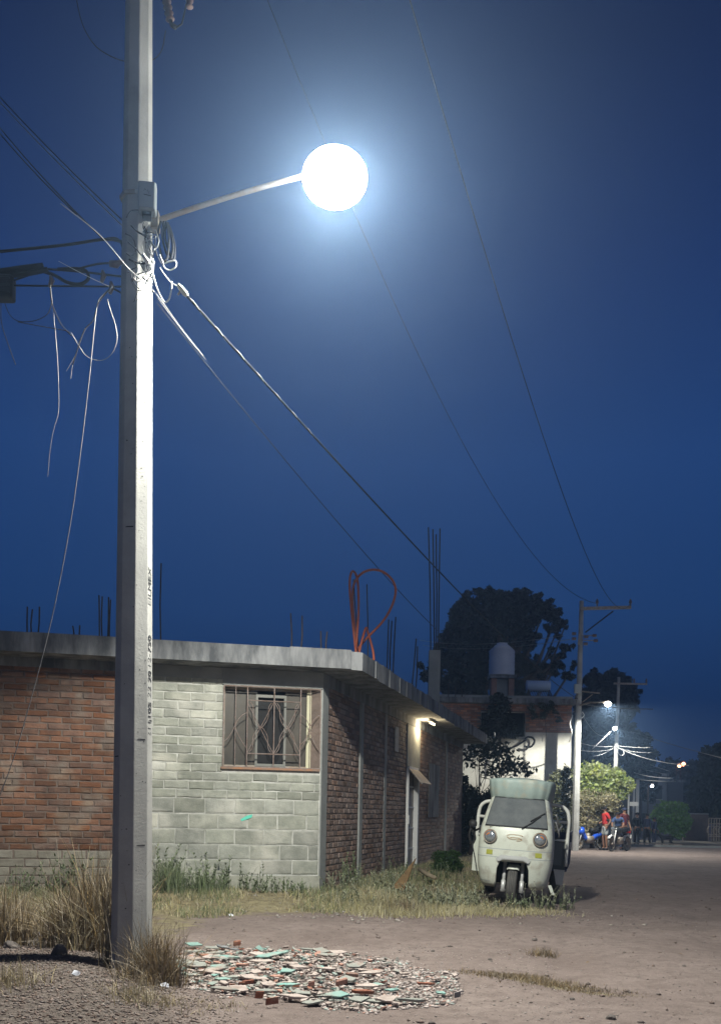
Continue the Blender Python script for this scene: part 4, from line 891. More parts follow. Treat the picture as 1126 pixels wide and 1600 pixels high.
tree('small dense green bush by the house wall', [(690, 1342, 13), (705, 1340, 12), (697, 1352, 15), (684, 1356, 10), (712, 1354, 10)], 18.5, 12000, .045, leafmat('bush_green', (.05, .11, .025), (.03, .07, .018)), 697, .02, 'bush', 'bush', clump=.2, shell=.3)
# hills and far dark blocks
hv = []; hn = 60
for i in range(hn+1):
    x = -260+i*13; z = 6+6*noise.noise(Vector((x*.012, 1, 0)))+3*noise.noise(Vector((x*.05, 4, 0)))
    hv += [(x, 330, -3), (x, 350, z*.6+2), (x, 380, z+3), (x, 420, -3)]
hm = MB(); hm.v = hv; hm.f = [(i*4+k, (i+1)*4+k, (i+1)*4+k+1, i*4+k+1) for i in range(hn) for k in range(3)]
tag(hm.build('hills', mat('dark_hillside', (.03, .035, .03), 1, (.02, .024, .02), .05), None, True), kind='structure')
def far_house(px0, px1, pyt, Yd, label, m, wins, dep=8):
    x0 = W(px0, 1270, Yd).x; x1 = W(px1, 1270, Yd).x; zt_ = W((px0+px1)/2, pyt, Yd).z
    r = empty('far_house', (x0, Yd, 0), label=label, cat='house'); L_ = x1-x0
    MB().box(0, L_, 0, dep, -1, zt_).build('wall', m, r); MB().box(-.15, L_+.15, -.15, dep+.1, zt_+.003, zt_+.25).build('roof', M['slab'], r)
    for a, b, c_, d_ in wins:
        o = MB().box(L_*a, L_*b, -.03, -.002, c_, d_).build('window', dark, r); MB().box(L_*a-.06, L_*b+.06, -.09, -.031, c_-.1, c_-.02).build('sill', M['plaster'], o)
    return r
far_house(992, 1040, 1212, 92, 'distant grey two storey house behind the white lamp', mat('far_grey_wall', (.12, .125, .14), .9), [(.15, .35, 3, 4.3), (.6, .85, 3, 4.3), (.2, .4, .3, 1.6)])
far_house(1042, 1066, 1222, 96, 'distant low house right of the white lamp', mat('far_plaster_wall', (.10, .10, .11), .9), [(.2, .5, 1, 2.2)])
far_house(940, 990, 1232, 75, 'dark house behind the third pole', mat('far_dim_wall', (.09, .085, .08), .9), [(.5, .8, .6, 1.9)])
far_house(894, 944, 1238, 52, 'shaded plaster house behind the motorcycles', mat('shaded_wall', (.13, .125, .115), .9, (.09, .085, .08), 1.5), [(.15, .4, .2, 1.5), (.6, .85, -.2, 1.9)])
# low walls at the cross street, kerb and verge
def seg_wall(px0, px1, pyt, Y0, Y1, label, m, courses=True, cat='wall', name='garden_wall'):
    a = W(px0, 1300, Y0); b = W(px1, 1300, Y1); a.z = b.z = -.4; zt_ = W(px0, pyt, Y0).z
    r = empty(name, (a.x, a.y, 0), label=label, cat=cat); d = b-a
    w = MB(); w.bar(Vector((0, 0, zt_/2-.2)), Vector((d.x, d.y, zt_/2-.2)), .16, zt_+.4); w.build('wall', m, r)
    w = MB(); w.bar(Vector((0, 0, zt_+.035)), Vector((d.x, d.y, zt_+.035)), .22, .06); w.build('coping', M['plaster'], r); return r
seg_wall(1066, 1104, 1272, 54, 54.5, 'low brown wall right of the green street tree', mat('brown_wall', (.16, .12, .10), .95, (.11, .085, .07), 3, bump=.02))
gt = empty('iron_gate', W(1106, 1312, 53), label='pale iron gate at the right edge of the street', cat='gate'); gt.location.z = -.1
wg = W(1135, 1300, 53).x-gt.location.x
for z in (1.05, 1.35, .35): MB().bar((0, 0, z), (wg, 0, z), .045).build('rail', M['galv'], gt)
for k in range(8): MB().bar((wg*k/7, 0, .1), (wg*k/7, 0, 1.36), .035).build('bar', M['galv'], gt)
for k in range(3): MB().tube([(wg*(.15+.3*k)+.25*math.cos(a*.7), -.02, .68+.25*math.sin(a*.7)) for a in range(9)], .022, 5).build('scroll', M['galv'], gt)
kb = MB(); a = W(975, 1314, 47); b = W(1160, 1322, 47); kb.bar((a.x-2, 47.4, gz(a.x, 47)+.02), (b.x+6, 44.8, gz(b.x, 45)+.02), .18, .16); tag(kb.build('kerb', M['plaster']), kind='structure')
vb = MB(); a.z = 0; vb.add([(a.x-2, 47.5, -.06), (b.x+6, 44.9, -.06), (b.x+8, 53, -.03), (a.x-2, 53.4, -.03)], [(0, 1, 2, 3)]); tag(vb.build('pavement', mat('dusty_pavement', (.20, .18, .15), .95, (.14, .125, .10), 2)), kind='structure')
for (px, py0, py1, Yd, r_, lab) in ((980.5, 1232, 1300, 46, .045, 'slim white post right of the third pole'), (989, 1222, 1250, 50, .05, 'left slim lit post beside the green tree'), (994.5, 1218, 1290, 50, .09, 'right slim lit post beside the green tree')):
    p = W(px, py1, Yd); t = W(px+1, py0, Yd); p.z = gz(p.x, p.y)-.1; q = empty('sign_post', p, label=lab, cat='post')
    MB().tube([(0, 0, 0), t-p], r_, 8).build('post', M['wcable'], q); MB().tube([t-p, t-p+Vector((0, 0, .04))], r_*1.3, 8).build('cap', M['galv'], q)
    if px == 980.5: MB().box(.04, .45, -.05, -.03, W(px, 1256, Yd).z-p.z-.1, W(px, 1256, Yd).z-p.z+.1).build('sign_plate', M['wcable'], q)
# ------------------------------------------------------------------ three wheeled cargo vehicle
tp = W(797.5, 1415, 13.2)
tr = empty('cargo_tricycle', (tp.x, tp.y, gz(tp.x, tp.y)-.02), label='pale green white three-wheeled cargo vehicle parked in the weeds', cat='cargo tricycle')
tr.rotation_euler = (0, R(3.2), -R(13.5))
cream = mat('cream_enamel', (.56, .59, .51), .42, (.47, .50, .43), 3, .4, spec=.5, col3=(.36, .35, .29), s3=5)
capm = mat('cap_green_enamel', (.29, .36, .33), .5, (.24, .30, .28), 5, .5, col3=(.33, .34, .28), s3=6)
navy = mat('navy_panel', (.075, .085, .13), .6, (.05, .055, .085), 6, .5)
tdark = mat('dark_cabin', (.02, .02, .022), .7)
rub = mat('tyre_rubber', (.06, .06, .058), .85, (.10, .095, .085), 12, .5, .004, 60)
wglass = mat('dusty_windscreen', (.085, .095, .10), .12, (.14, .15, .15), 5, .5, spec=.6)
lens = mat('headlamp_glass', (.42, .46, .48), .12, (.25, .28, .30), 60, .6, spec=.8, metal=.6); amber = mat('amber_lens', (.45, .16, .05), .3); olive = mat('reflector', (.32, .33, .06), .4)
ZK = np.array([.26, .34, .55, .70, .95, 1.08, 1.30, 1.50, 1.56]); WK = np.array([.84, .92, 1.0, 1.02, 1.01, .985, .89, .79, .76])
YK = np.array([-.12, -.17, -.21, -.22, -.22, -.19, -.08, .04, .08]); DK = .27
def cabp(a, z, out=0, wk=None):
    w_ = np.interp(z, ZK, WK); yf = np.interp(z, ZK, YK)
    def P(a):
        if abs(a) <= 1:
            t = a*math.pi/2; s_, c_ = math.sin(t), math.cos(t)
            return Vector((w_/2*math.copysign(abs(s_)**.72, s_), yf+DK*(1-abs(c_)**.8), z))
        return Vector((math.copysign(w_/2, a), yf+DK+(abs(a)-1)*.45, z))
    p = P(a)
    if out:
        e = .01; q = P(a+e)-P(a-e); nrm = Vector((q.y, -q.x, 0)).normalized(); dzv = (np.interp(z+.02, ZK, YK)-np.interp(z-.02, ZK, YK))/.04
        nrm = Vector((nrm.x, nrm.y, 0)); nrm.z = -nrm.y*dzv*-1*-1 if False else nrm.y*0
        p = p+nrm.normalized()*out
    return p
def cabmesh(name, a0, a1, zb, zt, m, na=40, nz=14, out=0, parent=tr, smooth=True, thick=0):
    w = MB(); vs = []
    for j in range(nz+1):
        for i in range(na+1):
            a = a0+(a1-a0)*i/na; x = abs(cabp(a, .6).x); lo = zb(x) if callable(zb) else zb
            z = lo+(zt-lo)*j/nz; vs.append(cabp(a, z, out))
    w.add(vs, [(j*(na+1)+i, j*(na+1)+i+1, (j+1)*(na+1)+i+1, (j+1)*(na+1)+i) for j in range(nz) for i in range(na)])
    o = w.build(name, m, parent, smooth)
    if thick:
        s_ = o.modifiers.new('s', 'SOLIDIFY'); s_.thickness = thick; s_.offset = -1
    return o
def zb(x): return .62 if x < .20 else (.62-(x-.20)/.06*.36 if x < .26 else .26)
cabin = cabmesh('cab_body', -1.9, 1.9, zb, 1.52, cream, 76, 24, thick=.02)
for za, zb_ in ((.672, .680), (.335, .342)):
    def zcl(x, za=za): return za
    if za > .5: cabmesh('panel_seam', -1.6, 1.6, za, zb_, M['boxgrey'], 50, 1, .0015, cabin)
    else:
        cabmesh('panel_seam', -1.6, -.38, za, zb_, M['boxgrey'], 20, 1, .0015, cabin); cabmesh('panel_seam', .38, 1.6, za, zb_, M['boxgrey'], 20, 1, .0015, cabin)
cabmesh('panel_seam', -.95, .95, .782, .790, M['boxgrey'], 40, 1, .0015, cabin)
cabmesh('windscreen_rubber', -.60, .60, 1.09, 1.50, M['black'], 30, 8, .006)
ws = cabmesh('windscreen', -.575, .575, 1.108, 1.485, wglass, 30, 8, .011)
w = MB(); w.tube([cabp(.05, 1.085, .03), cabp(.20, 1.17, .03), cabp(.40, 1.27, .028)], .008, 5); w.tube([cabp(.18, 1.19, .026), cabp(.52, 1.31, .026)], .009, 4); w.build('wiper', M['black'], tr)
# wheel-arch lip and dark well
w = MB(); pa = [(-.275, .28), (-.262, .45), (-.21, .62), (-.15, .675), (.15, .675), (.21, .62), (.262, .45), (.275, .28)]
def yfz(x, z): return cabp(math.asin(min(1, (abs(x)/(np.interp(z, ZK, WK)/2))**(1/.72)))*2/math.pi, z).y
v = []
for x, z in pa: v += [(x, yfz(x, z)-.03, z), (x*.9, yfz(x, z)-.035, z-.03 if abs(x) < .2 else z), (x*.9, .5, z-.03 if abs(x) < .2 else z), (x*1.12, yfz(x, z)-.002, z+.035)]
w.add(v, [(i*4+k, i*4+4+k, i*4+4+(k+1), i*4+(k+1)) for i in range(3-1+0, 5) for k in (0, 1)]+[(i*4+3, i*4+7, i*4+4, i*4) for i in range(2, 5)])
w.build('arch_lip', mat('grey_arch', (.33, .34, .33), .6), tr, True)
w = MB(); w.box(-.25, .25, .22, .9, .30, .66); w.build('wheel_well', tdark, tr)
for s in (-1, 1):
    a = s*.375; c = cabp(a, .95, .012); q = cabp(a+.01, .95)-cabp(a-.01, .95); nrm = Vector((q.y, -q.x, 0)).normalized(); nrm.z = .06; nrm.normalize(); Mx = Matrix.Translation(c) @ nrm.to_track_quat('Z', 'Y').to_matrix().to_4x4()
    h = MB(); h.lathe([(.001, -.02), (.093, -.02), (.100, .0), (.095, .012), (.086, .014), (.084, .004), (.001, .004)], 28, Mx); hl = h.build('headlight', M['galv'], tr, True)
    h = MB(); h.lathe([(.083, .006), (.075, .020), (.05, .032), (.02, .037), (.001, .038)], 28, Mx); h.build('lens', lens, hl, True)
    h = MB(); t0 = 0 if s > 0 else math.pi/2
    n_ = 8; vs = []
    xx = Mx.to_3x3() @ Vector((1, 0, 0)); up = Vector((0, 0, 1)); up = (up-nrm*up.dot(nrm)).normalized(); rt = up.cross(nrm)
    if rt.x < 0: rt = -rt
    for i in range(n_+1):
        t = R(15)+R(85)*i/n_; d = rt*math.cos(t)*s+up*math.sin(t); vs += [c+d*.028+nrm*.042, c+d*.082+nrm*.016]
    h.add(vs, [(2*i, 2*i+1, 2*i+3, 2*i+2) for i in range(n_)]); h.build('indicator', amber, hl, True)
    cabmesh('reflector', s*.37-.075, s*.37+.075, .705, .768, olive, 6, 1, .006)
    for k in (0, .035): 
        c = cabp(s*.42+k, 1.075, .004); w = MB(); w.lathe([(.001, .004), (.006, .003), (.007, 0)], 8, Matrix.Translation(c) @ Matrix.Rotation(R(90), 4, 'X')); w.build('bolt', M['steel'], tr)
# round worn orange emblem
em = mat('worn_orange_print', (.50, .27, .12), .6, (.47, .50, .42), 60, .5)
w = MB()
for k, (rr_, z0_) in enumerate(((.062, .012), (.045, -.004), (.05, -.022))):
    pts_ = [cabp((rr_*math.cos(t)+.0)/.8, .955+z0_+rr_*.45*math.sin(t), .004) for t in [R(20+k*130+i*26) for i in range(9)]]
    w.tube(pts_, .0055, 4)
w.build('emblem', em, tr, True)
# visor cap with ribs
def capp(a, k):                          # k 0..1 from lower edge up and over
    z = [1.475, 1.56, 1.65, 1.745, 1.765, 1.785][0:6]; kk = k*5; i = min(4, int(kk)); f = kk-i
    zz = z[i]+(z[i+1]-z[i])*f; W_ = np.interp(k*5, range(6), [.80, .85, .88, .90, .885, .70]); yf = np.interp(k*5, range(6), [.03, .0, -.015, -.01, .02, .35])
    W_ += .0; ext = .9
    if abs(a) <= 1:
        t = a*math.pi/2; s_, c_ = math.sin(t), math.cos(t); rib = .006*math.cos(a*26) if k < .75 else 0
        p = Vector((W_/2*math.copysign(abs(s_)**.9, s_), yf+.30*(1-abs(c_)**.9)-rib, zz-.02*abs(s_)**2))
    else: p = Vector((math.copysign(W_/2, a), yf+.30+(abs(a)-1)*ext, zz-.02))
    p.x += .03*a*0
    return p
w = MB(); na, nk = 110, 12
vs = [capp(-1.9+3.8*i/na, j/nk) for j in range(nk+1) for i in range(na+1)]
w.add(vs, [(j*(na+1)+i, j*(na+1)+i+1, (j+1)*(na+1)+i+1, (j+1)*(na+1)+i) for j in range(nk) for i in range(na)])
top_ = [nk*(na+1)+i for i in range(na+1)]; w.f.append(tuple(top_))
o = w.build('roof_cap', capm, tr, True); s_ = o.modifiers.new('s', 'SOLIDIFY'); s_.thickness = .012
# cabin inside, seat, handlebar
MB().box(-.40, .40, .30, .5, .34, .95).build('dashboard', tdark, tr)
o = MB().box(-.38, .38, .85, 1.06, .45, 1.0).build('seat', tdark, tr)
w = MB(); w.bar((-.36, .80, 1.3), (.36, .80, 1.3), .03); w.bar((-.38, 1.0, .9), (-.36, 1.0, 1.5), .03); w.bar((.38, 1.0, .9), (.36, 1.0, 1.5), .03); w.build('roof_stay', cream, tr)
MB().tube(path([(-.62, -.02, 1.02), (-.58, .05, 1.0), (-.50, .1, 1.05)], 4), .014, 6).build('mirror_arm', M['black'], tr)
w = MB(); w.lathe([(.001, .012), (.05, .01), (.06, -.01), (.001, -.03)], 14, Matrix.Translation((-.60, -.04, 1.10)) @ Matrix.Rotation(R(80), 4, 'X')); w.build('mirror', M['black'], tr, True)
w = MB(); w.tube(path([(-.60, .0, 1.1), (-.64, -.02, .95), (-.60, 0, .82), (-.56, 0, .9), (-.6, -.02, 1.0)], 5), .018, 6); w.tube(path([(-.6, -.02, .85), (-.53, -.08, .62), (-.48, -.08, .4)], 4), .008, 5); w.build('strap', M['black'], tr, True)
# front wheel, forks, mudguard
def wheel(x, y, r, wd, parent, nm='wheel', spoke=True):
    hub = empty(nm, (x, y, r)); hub.parent = parent
    t = MB(); prof = [(r-.085, -wd*.42), (r-.03, -wd*.5), (r-.008, -wd*.36), (r, -wd*.12), (r, wd*.12), (r-.008, wd*.36), (r-.03, wd*.5), (r-.085, wd*.42)]
    t.lathe(prof+[prof[0]], 36, Matrix.Rotation(R(90), 4, 'Y')); t.build('tyre', rub, hub, True)
    t = MB(); t.lathe([(.001, -wd*.3), (.05, -wd*.35), (.055, -wd*.2), (r-.12, -wd*.15), (r-.086, -wd*.42), (r-.086, wd*.42), (r-.12, wd*.15), (.055, wd*.2), (.05, wd*.35), (.001, wd*.3)], 24, Matrix.Rotation(R(90), 4, 'Y')); t.build('rim', M['galv'], hub, True); return hub
wheel(0, .02, .275, .135, tr)
for k in range(-1, 2):
    w = MB(); w.lathe([(.2765, k*.022-.0025), (.2765, k*.022+.0025)], 36, Matrix.Rotation(R(90), 4, 'Y')); o = w.build('tread_groove', M['black'], tr); o.location = (0, .02, .275)
for s in (-1, 1):
    w = MB(); w.tube([(s*.125, -.03, .22), (s*.12, .02, .66)], .024, 10); w.tube([(s*.125, -.035, .20), (s*.125, -.03, .36)], .031, 10); w.box(s*.125-.03, s*.125+.03, -.05, .03, .20, .235); w.build('fork', mat('silver_fork', (.55, .56, .55), .4, metal=.3), tr, True)
w = MB(); vs = []
for i in range(9):
    t = R(55+i*14)
    for x, d in ((-.085, -.02), (-.06, .0), (.06, 0), (.085, -.02)): vs.append((x, .02-math.cos(t)*(.305+d)*1, .275+math.sin(t)*(.305+d)))
w.add(vs, [(i*4+k, i*4+k+1, i*4+5+k, i*4+4+k) for i in range(8) for k in range(3)]); o = w.build('mudguard', cream, tr, True); o.modifiers.new('s', 'SOLIDIFY').thickness = .006
w = MB(); w.tube(path([(.10, -.02, .2), (.15, -.05, .12), (.12, -.02, .05), (.19, -.03, .26)], 4), .012, 6); w.build('brake_hose', M['black'], tr)
for s in (-1, 1): wheel(s*.50, 2.05, .28, .15, tr)
MB().bar((-.5, 2.05, .28), (.5, 2.05, .28), .07).build('axle', tdark, tr)
w = MB(); w.box(-.28, .28, .6, 2.8, .38, .46); w.box(-.2, .25, .95, 1.5, .2, .5); w.build('chassis', tdark, tr)
# hoop rack behind the cab
hoopm = mat('white_tube', (.60, .62, .58), .45, (.5, .5, .46), 5)
w = MB(); w.tube(path([(-.665, 1.15, .55), (-.665, 1.15, 1.0), (-.66, 1.15, 1.28), (-.60, 1.15, 1.40), (-.45, 1.15, 1.44), (0, 1.15, 1.44), (.45, 1.15, 1.44), (.60, 1.15, 1.40), (.66, 1.15, 1.28), (.665, 1.15, 1.0), (.665, 1.15, .55)], 5), .027, 10); w.build('hoop', hoopm, tr, True)
for z, r_ in ((1.20, .022), (.93, .016)): MB().tube([(-.66, 1.15, z), (.66, 1.15, z)], r_, 8).build('crossbar', hoopm, tr, True)
w = MB(); w.box(-.655, -.30, 1.16, 1.18, .50, .92); w.box(.30, .655, 1.16, 1.18, .50, .92); w.build('headboard', mat('dull_board', (.10, .115, .115), .7), tr)
MB().box(.44, .60, 1.13, 1.155, .56, .90).build('board_plate', mat('dull_plate', (.14, .16, .16), .7), tr)
for s in (-1, 1):
    w = MB(); w.box(s*.685-.012, s*.685+.012, 1.18, 2.85, .52, 1.02); sp_ = w.build('side_panel', navy, tr)
    for k in range(4):
        y = 1.5+k*.35; q = MB(); q.box(s*.698-.004, s*.698+.004, y, y+.03, .55, 1.0); q.build('stiffener', navy, sp_)
    q = MB()
    for k in range(3): q.bar((s*.704, 1.32+k*.16, .88), (s*.704, 1.38+k*.16, .80), .012, .002); q.bar((s*.704, 1.38+k*.16, .80), (s*.704, 1.42+k*.16, .90), .012, .002)
    q.build('scratch_marks', M['wcable'], sp_)
    MB().tube([(s*.685, 1.18, 1.035), (s*.685, 2.86, 1.035)], .018, 6).build('top_rail', navy, tr)
MB().box(-.67, .67, 2.85, 2.87, .52, 1.02).build('tailboard', navy, tr); MB().box(-.68, .68, 1.19, 2.85, .47, .515).build('bed_floor', navy, tr)
MB().box(-.70, -.53, 1.08, 1.11, .38, .90).build('front_flap', cream, tr)
w = MB(); w.add([(.50, 1.08, .50), (.66, 1.08, .50), (.64, 1.08, .28), (.55, 1.08, .28), (.50, 1.10, .50), (.66, 1.10, .50), (.64, 1.10, .28), (.55, 1.10, .28)], [(0, 3, 2, 1), (4, 5, 6, 7), (0, 1, 5, 4), (3, 7, 6, 2), (0, 4, 7, 3), (1, 2, 6, 5)]); w.build('mud_flap', hoopm, tr)
w = MB(); w.tube(path([(.50, .45, 1.3), (.54, .6, 1.15), (.52, .8, 1.05), (.58, .9, 1.15)], 5), .014, 6); w.tube(path([(.50, .5, 1.2), (.56, .6, 1.0), (.50, .8, .95)], 5), .011, 6); w.build('cable_loom', M['gcable'], tr, True)
MB().bar((.50, -.05, .34), (.56, -.12, .22), .05, .01).build('torn_trim', cream, tr)

# ------------------------------------------------------------------ people, dog, motorcycles
skin = mat('skin', (.24, .13, .085), .55)
def cloth(n, c): return mat('cloth_'+n, c, .9, tuple(x*.75 for x in c), 9, .5)
cl_ = dict(red=cloth('red', (.48, .035, .035)), grey=cloth('grey', (.36, .38, .38)), navy=cloth('navy', (.035, .045, .09)), black=cloth('black', (.015, .015, .018)), blue=cloth('blue', (.06, .10, .22)), denim=cloth('denim', (.05, .06, .10)), white=cloth('white', (.6, .6, .6)), hair=cloth('hair', (.012, .01, .01)), maroon=cloth('maroon', (.10, .02, .03)))
def skinmesh(name, J, E, rad, root, m, parent, sub=2):
    ks = list(J); me = bpy.data.meshes.new(name); me.from_pydata([J[k] for k in ks], [(ks.index(a), ks.index(b)) for a, b in E], []); me.update()
    o = bpy.data.objects.new(name, me); COL.objects.link(o); o.parent = parent
    bm_ = bmesh.new(); bm_.from_mesh(me); bm_.verts.ensure_lookup_table(); ly = bm_.verts.layers.skin.verify()
    for i, k in enumerate(ks):
        r = rad[k]; bm_.verts[i][ly].radius = r if isinstance(r, tuple) else (r, r); bm_.verts[i][ly].use_root = (k == root)
    bm_.to_mesh(me); bm_.free()
    md = o.modifiers.new('skin', 'SKIN'); md.use_smooth_shade = True; s_ = o.modifiers.new('sub', 'SUBSURF'); s_.levels = sub; s_.render_levels = sub
    me.materials.append(m); return o
def person(px, Y, heading, label, top='red', bottom='grey', shorts=True, h=1.7, pose=None, group=None, sleeve=True, cap=None):
    p = W(px, 1300, Y); root = empty('person', (p.x, p.y, gz(p.x, p.y)), R(heading), label=label, cat='person', group=group)
    root.scale = (h/1.7,)*3
    J = dict(pel=(0, 0, .95), waist=(0, 0, 1.08), chest=(0, .0, 1.28), nb=(0, 0, 1.43), neck=(0, -.01, 1.50), head=(0, -.03, 1.60), crown=(0, -.02, 1.655))
    for s, n in ((-1, 'l'), (1, 'r')):
        J.update({'sh'+n: (s*.17, 0, 1.39), 'el'+n: (s*.25, .02, 1.13), 'wr'+n: (s*.24, -.10, .92), 'ha'+n: (s*.235, -.14, .85), 'hi'+n: (s*.09, 0, .90), 'kn'+n: (s*.11, -.015, .50), 'an'+n: (s*.11, .02, .09), 'fo'+n: (s*.12, -.13, .035)})
    if pose: J.update(pose)
    E = [('pel', 'waist'), ('waist', 'chest'), ('chest', 'nb'), ('nb', 'neck'), ('neck', 'head'), ('head', 'crown')]
    for n in 'lr': E += [('nb', 'sh'+n), ('sh'+n, 'el'+n), ('el'+n, 'wr'+n), ('wr'+n, 'ha'+n), ('pel', 'hi'+n), ('hi'+n, 'kn'+n), ('kn'+n, 'an'+n), ('an'+n, 'fo'+n)]
    rad = dict(pel=(.13, .10), waist=(.125, .09), chest=(.14, .10), nb=(.09, .07), neck=.052, head=(.076, .09), crown=.065)
    for n in 'lr': rad.update({'sh'+n: .058, 'el'+n: .042, 'wr'+n: .030, 'ha'+n: (.036, .02), 'hi'+n: .085, 'kn'+n: .058, 'an'+n: .038, 'fo'+n: .034})
    skinmesh('body', J, E, rad, 'pel', skin, root)
    # five fingers on each hand
    for n, s in (('l', -1), ('r', 1)):
        h0 = Vector(J['ha'+n]); d = (h0-Vector(J['wr'+n])).normalized(); sd_ = d.cross(Vector((s, 0, 0))).normalized(); w = MB()
        for k in range(4): b_ = h0+sd_*(-.024+k*.016)+d*.01; w.tube([b_, b_+d*(.045-.004*abs(k-1.4)), b_+d*.065+Vector((-s*.012, 0, 0))], [.0085, .008, .006], 5)
        w.tube([h0-d*.03+sd_*-.02, h0+sd_*-.045+d*.01, h0+sd_*-.045+d*.035], [.010, .009, .007], 5); w.build('fingers', skin, root, True)
    T = {k: J[k] for k in ('pel', 'waist', 'chest', 'nb')}; ET = [('pel', 'waist'), ('waist', 'chest'), ('chest', 'nb')]; rt_ = dict(pel=(.155, .12), waist=(.15, .115), chest=(.16, .12), nb=(.095, .08))
    for n in 'lr':
        T['sh'+n] = J['sh'+n]; a = Vector(J['sh'+n]); b = Vector(J['el'+n]); T['m'+n] = tuple(a.lerp(b, .75 if sleeve else 1)); ET += [('nb', 'sh'+n), ('sh'+n, 'm'+n)]; rt_['sh'+n] = .072; rt_['m'+n] = .064
        if not sleeve: T['w'+n] = J['wr'+n]; ET.append(('m'+n, 'w'+n)); rt_['w'+n] = .045
    skinmesh('shirt', T, ET, rt_, 'pel', cl_[top], root)
    T = dict(top=tuple(Vector(J['pel'])+Vector((0, 0, .06))), pel=J['pel']); ET = [('top', 'pel')]; rt_ = dict(top=(.135, .11), pel=(.145, .12))
    for n in 'lr':
        T['hi'+n] = J['hi'+n]; a = Vector(J['kn'+n]); T['kn'+n] = tuple(a.lerp(Vector(J['hi'+n]), .12 if shorts else 0)); ET += [('pel', 'hi'+n), ('hi'+n, 'kn'+n)]; rt_['hi'+n] = .105; rt_['kn'+n] = .09 if shorts else .072
        if not shorts: T['an'+n] = J['an'+n]; ET.append(('kn'+n, 'an'+n)); rt_['an'+n] = .058
    skinmesh('shorts' if shorts else 'trousers', T, ET, rt_, 'pel', cl_[bottom], root)
    hd = Vector(J['head']); w = MB(); w.lathe([(.088, -.02), (.098, .02), (.088, .06), (.05, .095), (.001, .105)], 14, Matrix.Translation(hd+Vector((0, .012, .012)))); w.build('cap' if cap else 'hair', cl_[cap or 'hair'], root, True)
    if cap: MB().box(-.06, .06, -.17, -.08, 0, .012).build('cap_peak', cl_[cap], root).location = hd+Vector((0, 0, .03))
    w = MB(); w.tube([hd+Vector((0, -.075, .0)), hd+Vector((0, -.098, -.022))], [.009, .014], 6); w.build('nose', skin, root, True)
    for s in (-1, 1):
        w = MB(); w.lathe([(.001, -.008), (.008, 0), (.001, .008)], 8); o = w.build('eye', cl_['hair'], root); o.location = hd+Vector((s*.03, -.078, .008))
        w = MB(); w.tube([hd+Vector((s*.080, .0, .015)), hd+Vector((s*.086, .005, -.03))], [.014, .009], 6); w.build('ear', skin, root, True)
        n = 'lr'[(s+1)//2]; a = Vector(J['an'+n]); f = Vector(J['fo'+n]); w = MB(); w.tube([a+Vector((0, .04, -.05)), a+Vector((0, 0, -.04)), f+Vector((0, 0, .008)), f+Vector((0, -.04, 0))], [.045, .052, .045, .03], 8); w.build('shoe', cl_['black'], root, True)
    MB().bar(hd+Vector((-.02, -.088, -.045)), hd+Vector((.02, -.088, -.045)), .007).build('mouth', cl_['maroon'], root)
    return root
person(944.5, 38, -75, 'person in red shirt and grey shorts standing beside the motorcycles', 'red', 'grey', True, 1.72, pose={'ell': (-.27, .06, 1.13), 'wrl': (-.16, -.14, 1.06), 'hal': (-.10, -.19, 1.05), 'elr': (.24, .10, 1.14), 'wrr': (.22, -.02, .95), 'har': (.22, -.06, .89)})
person(965, 38.6, -20, 'person in blue shirt leaning over the dark motorcycle', 'blue', 'denim', False, 1.62, pose={'chest': (0, -.10, 1.24), 'nb': (0, -.17, 1.36), 'neck': (0, -.21, 1.42), 'head': (0, -.25, 1.50), 'crown': (0, -.25, 1.555), 'shl': (-.17, -.16, 1.32), 'shr': (.17, -.16, 1.32), 'ell': (-.24, -.24, 1.08), 'elr': (.24, -.24, 1.08), 'wrl': (-.2, -.42, .98), 'wrr': (.2, -.42, .98), 'hal': (-.19, -.47, .97), 'har': (.19, -.47, .97)}, sleeve=True)
person(974, 38.9, 25, 'person in maroon top with dark cap behind the dark motorcycle', 'maroon', 'black', False, 1.70, sleeve=True, cap='navy')
wk = {'knl': (-.11, -.10, .50), 'anl': (-.11, -.02, .09), 'fol': (-.12, -.17, .035), 'knr': (.11, .06, .49), 'anr': (.11, .20, .12), 'for': (.12, .07, .04)}
person(994, 49, 20, 'tall person all in black standing below the slim lit posts', 'black', 'black', False, 1.72, sleeve=False)
person(1010, 49, -30, 'person in navy jacket in the middle of the dark group', 'navy', 'black', False, 1.66, sleeve=False, pose=wk)
person(1021, 49.5, 40, 'shorter person in dark clothes beside the dog', 'navy', 'denim', False, 1.5, sleeve=False)
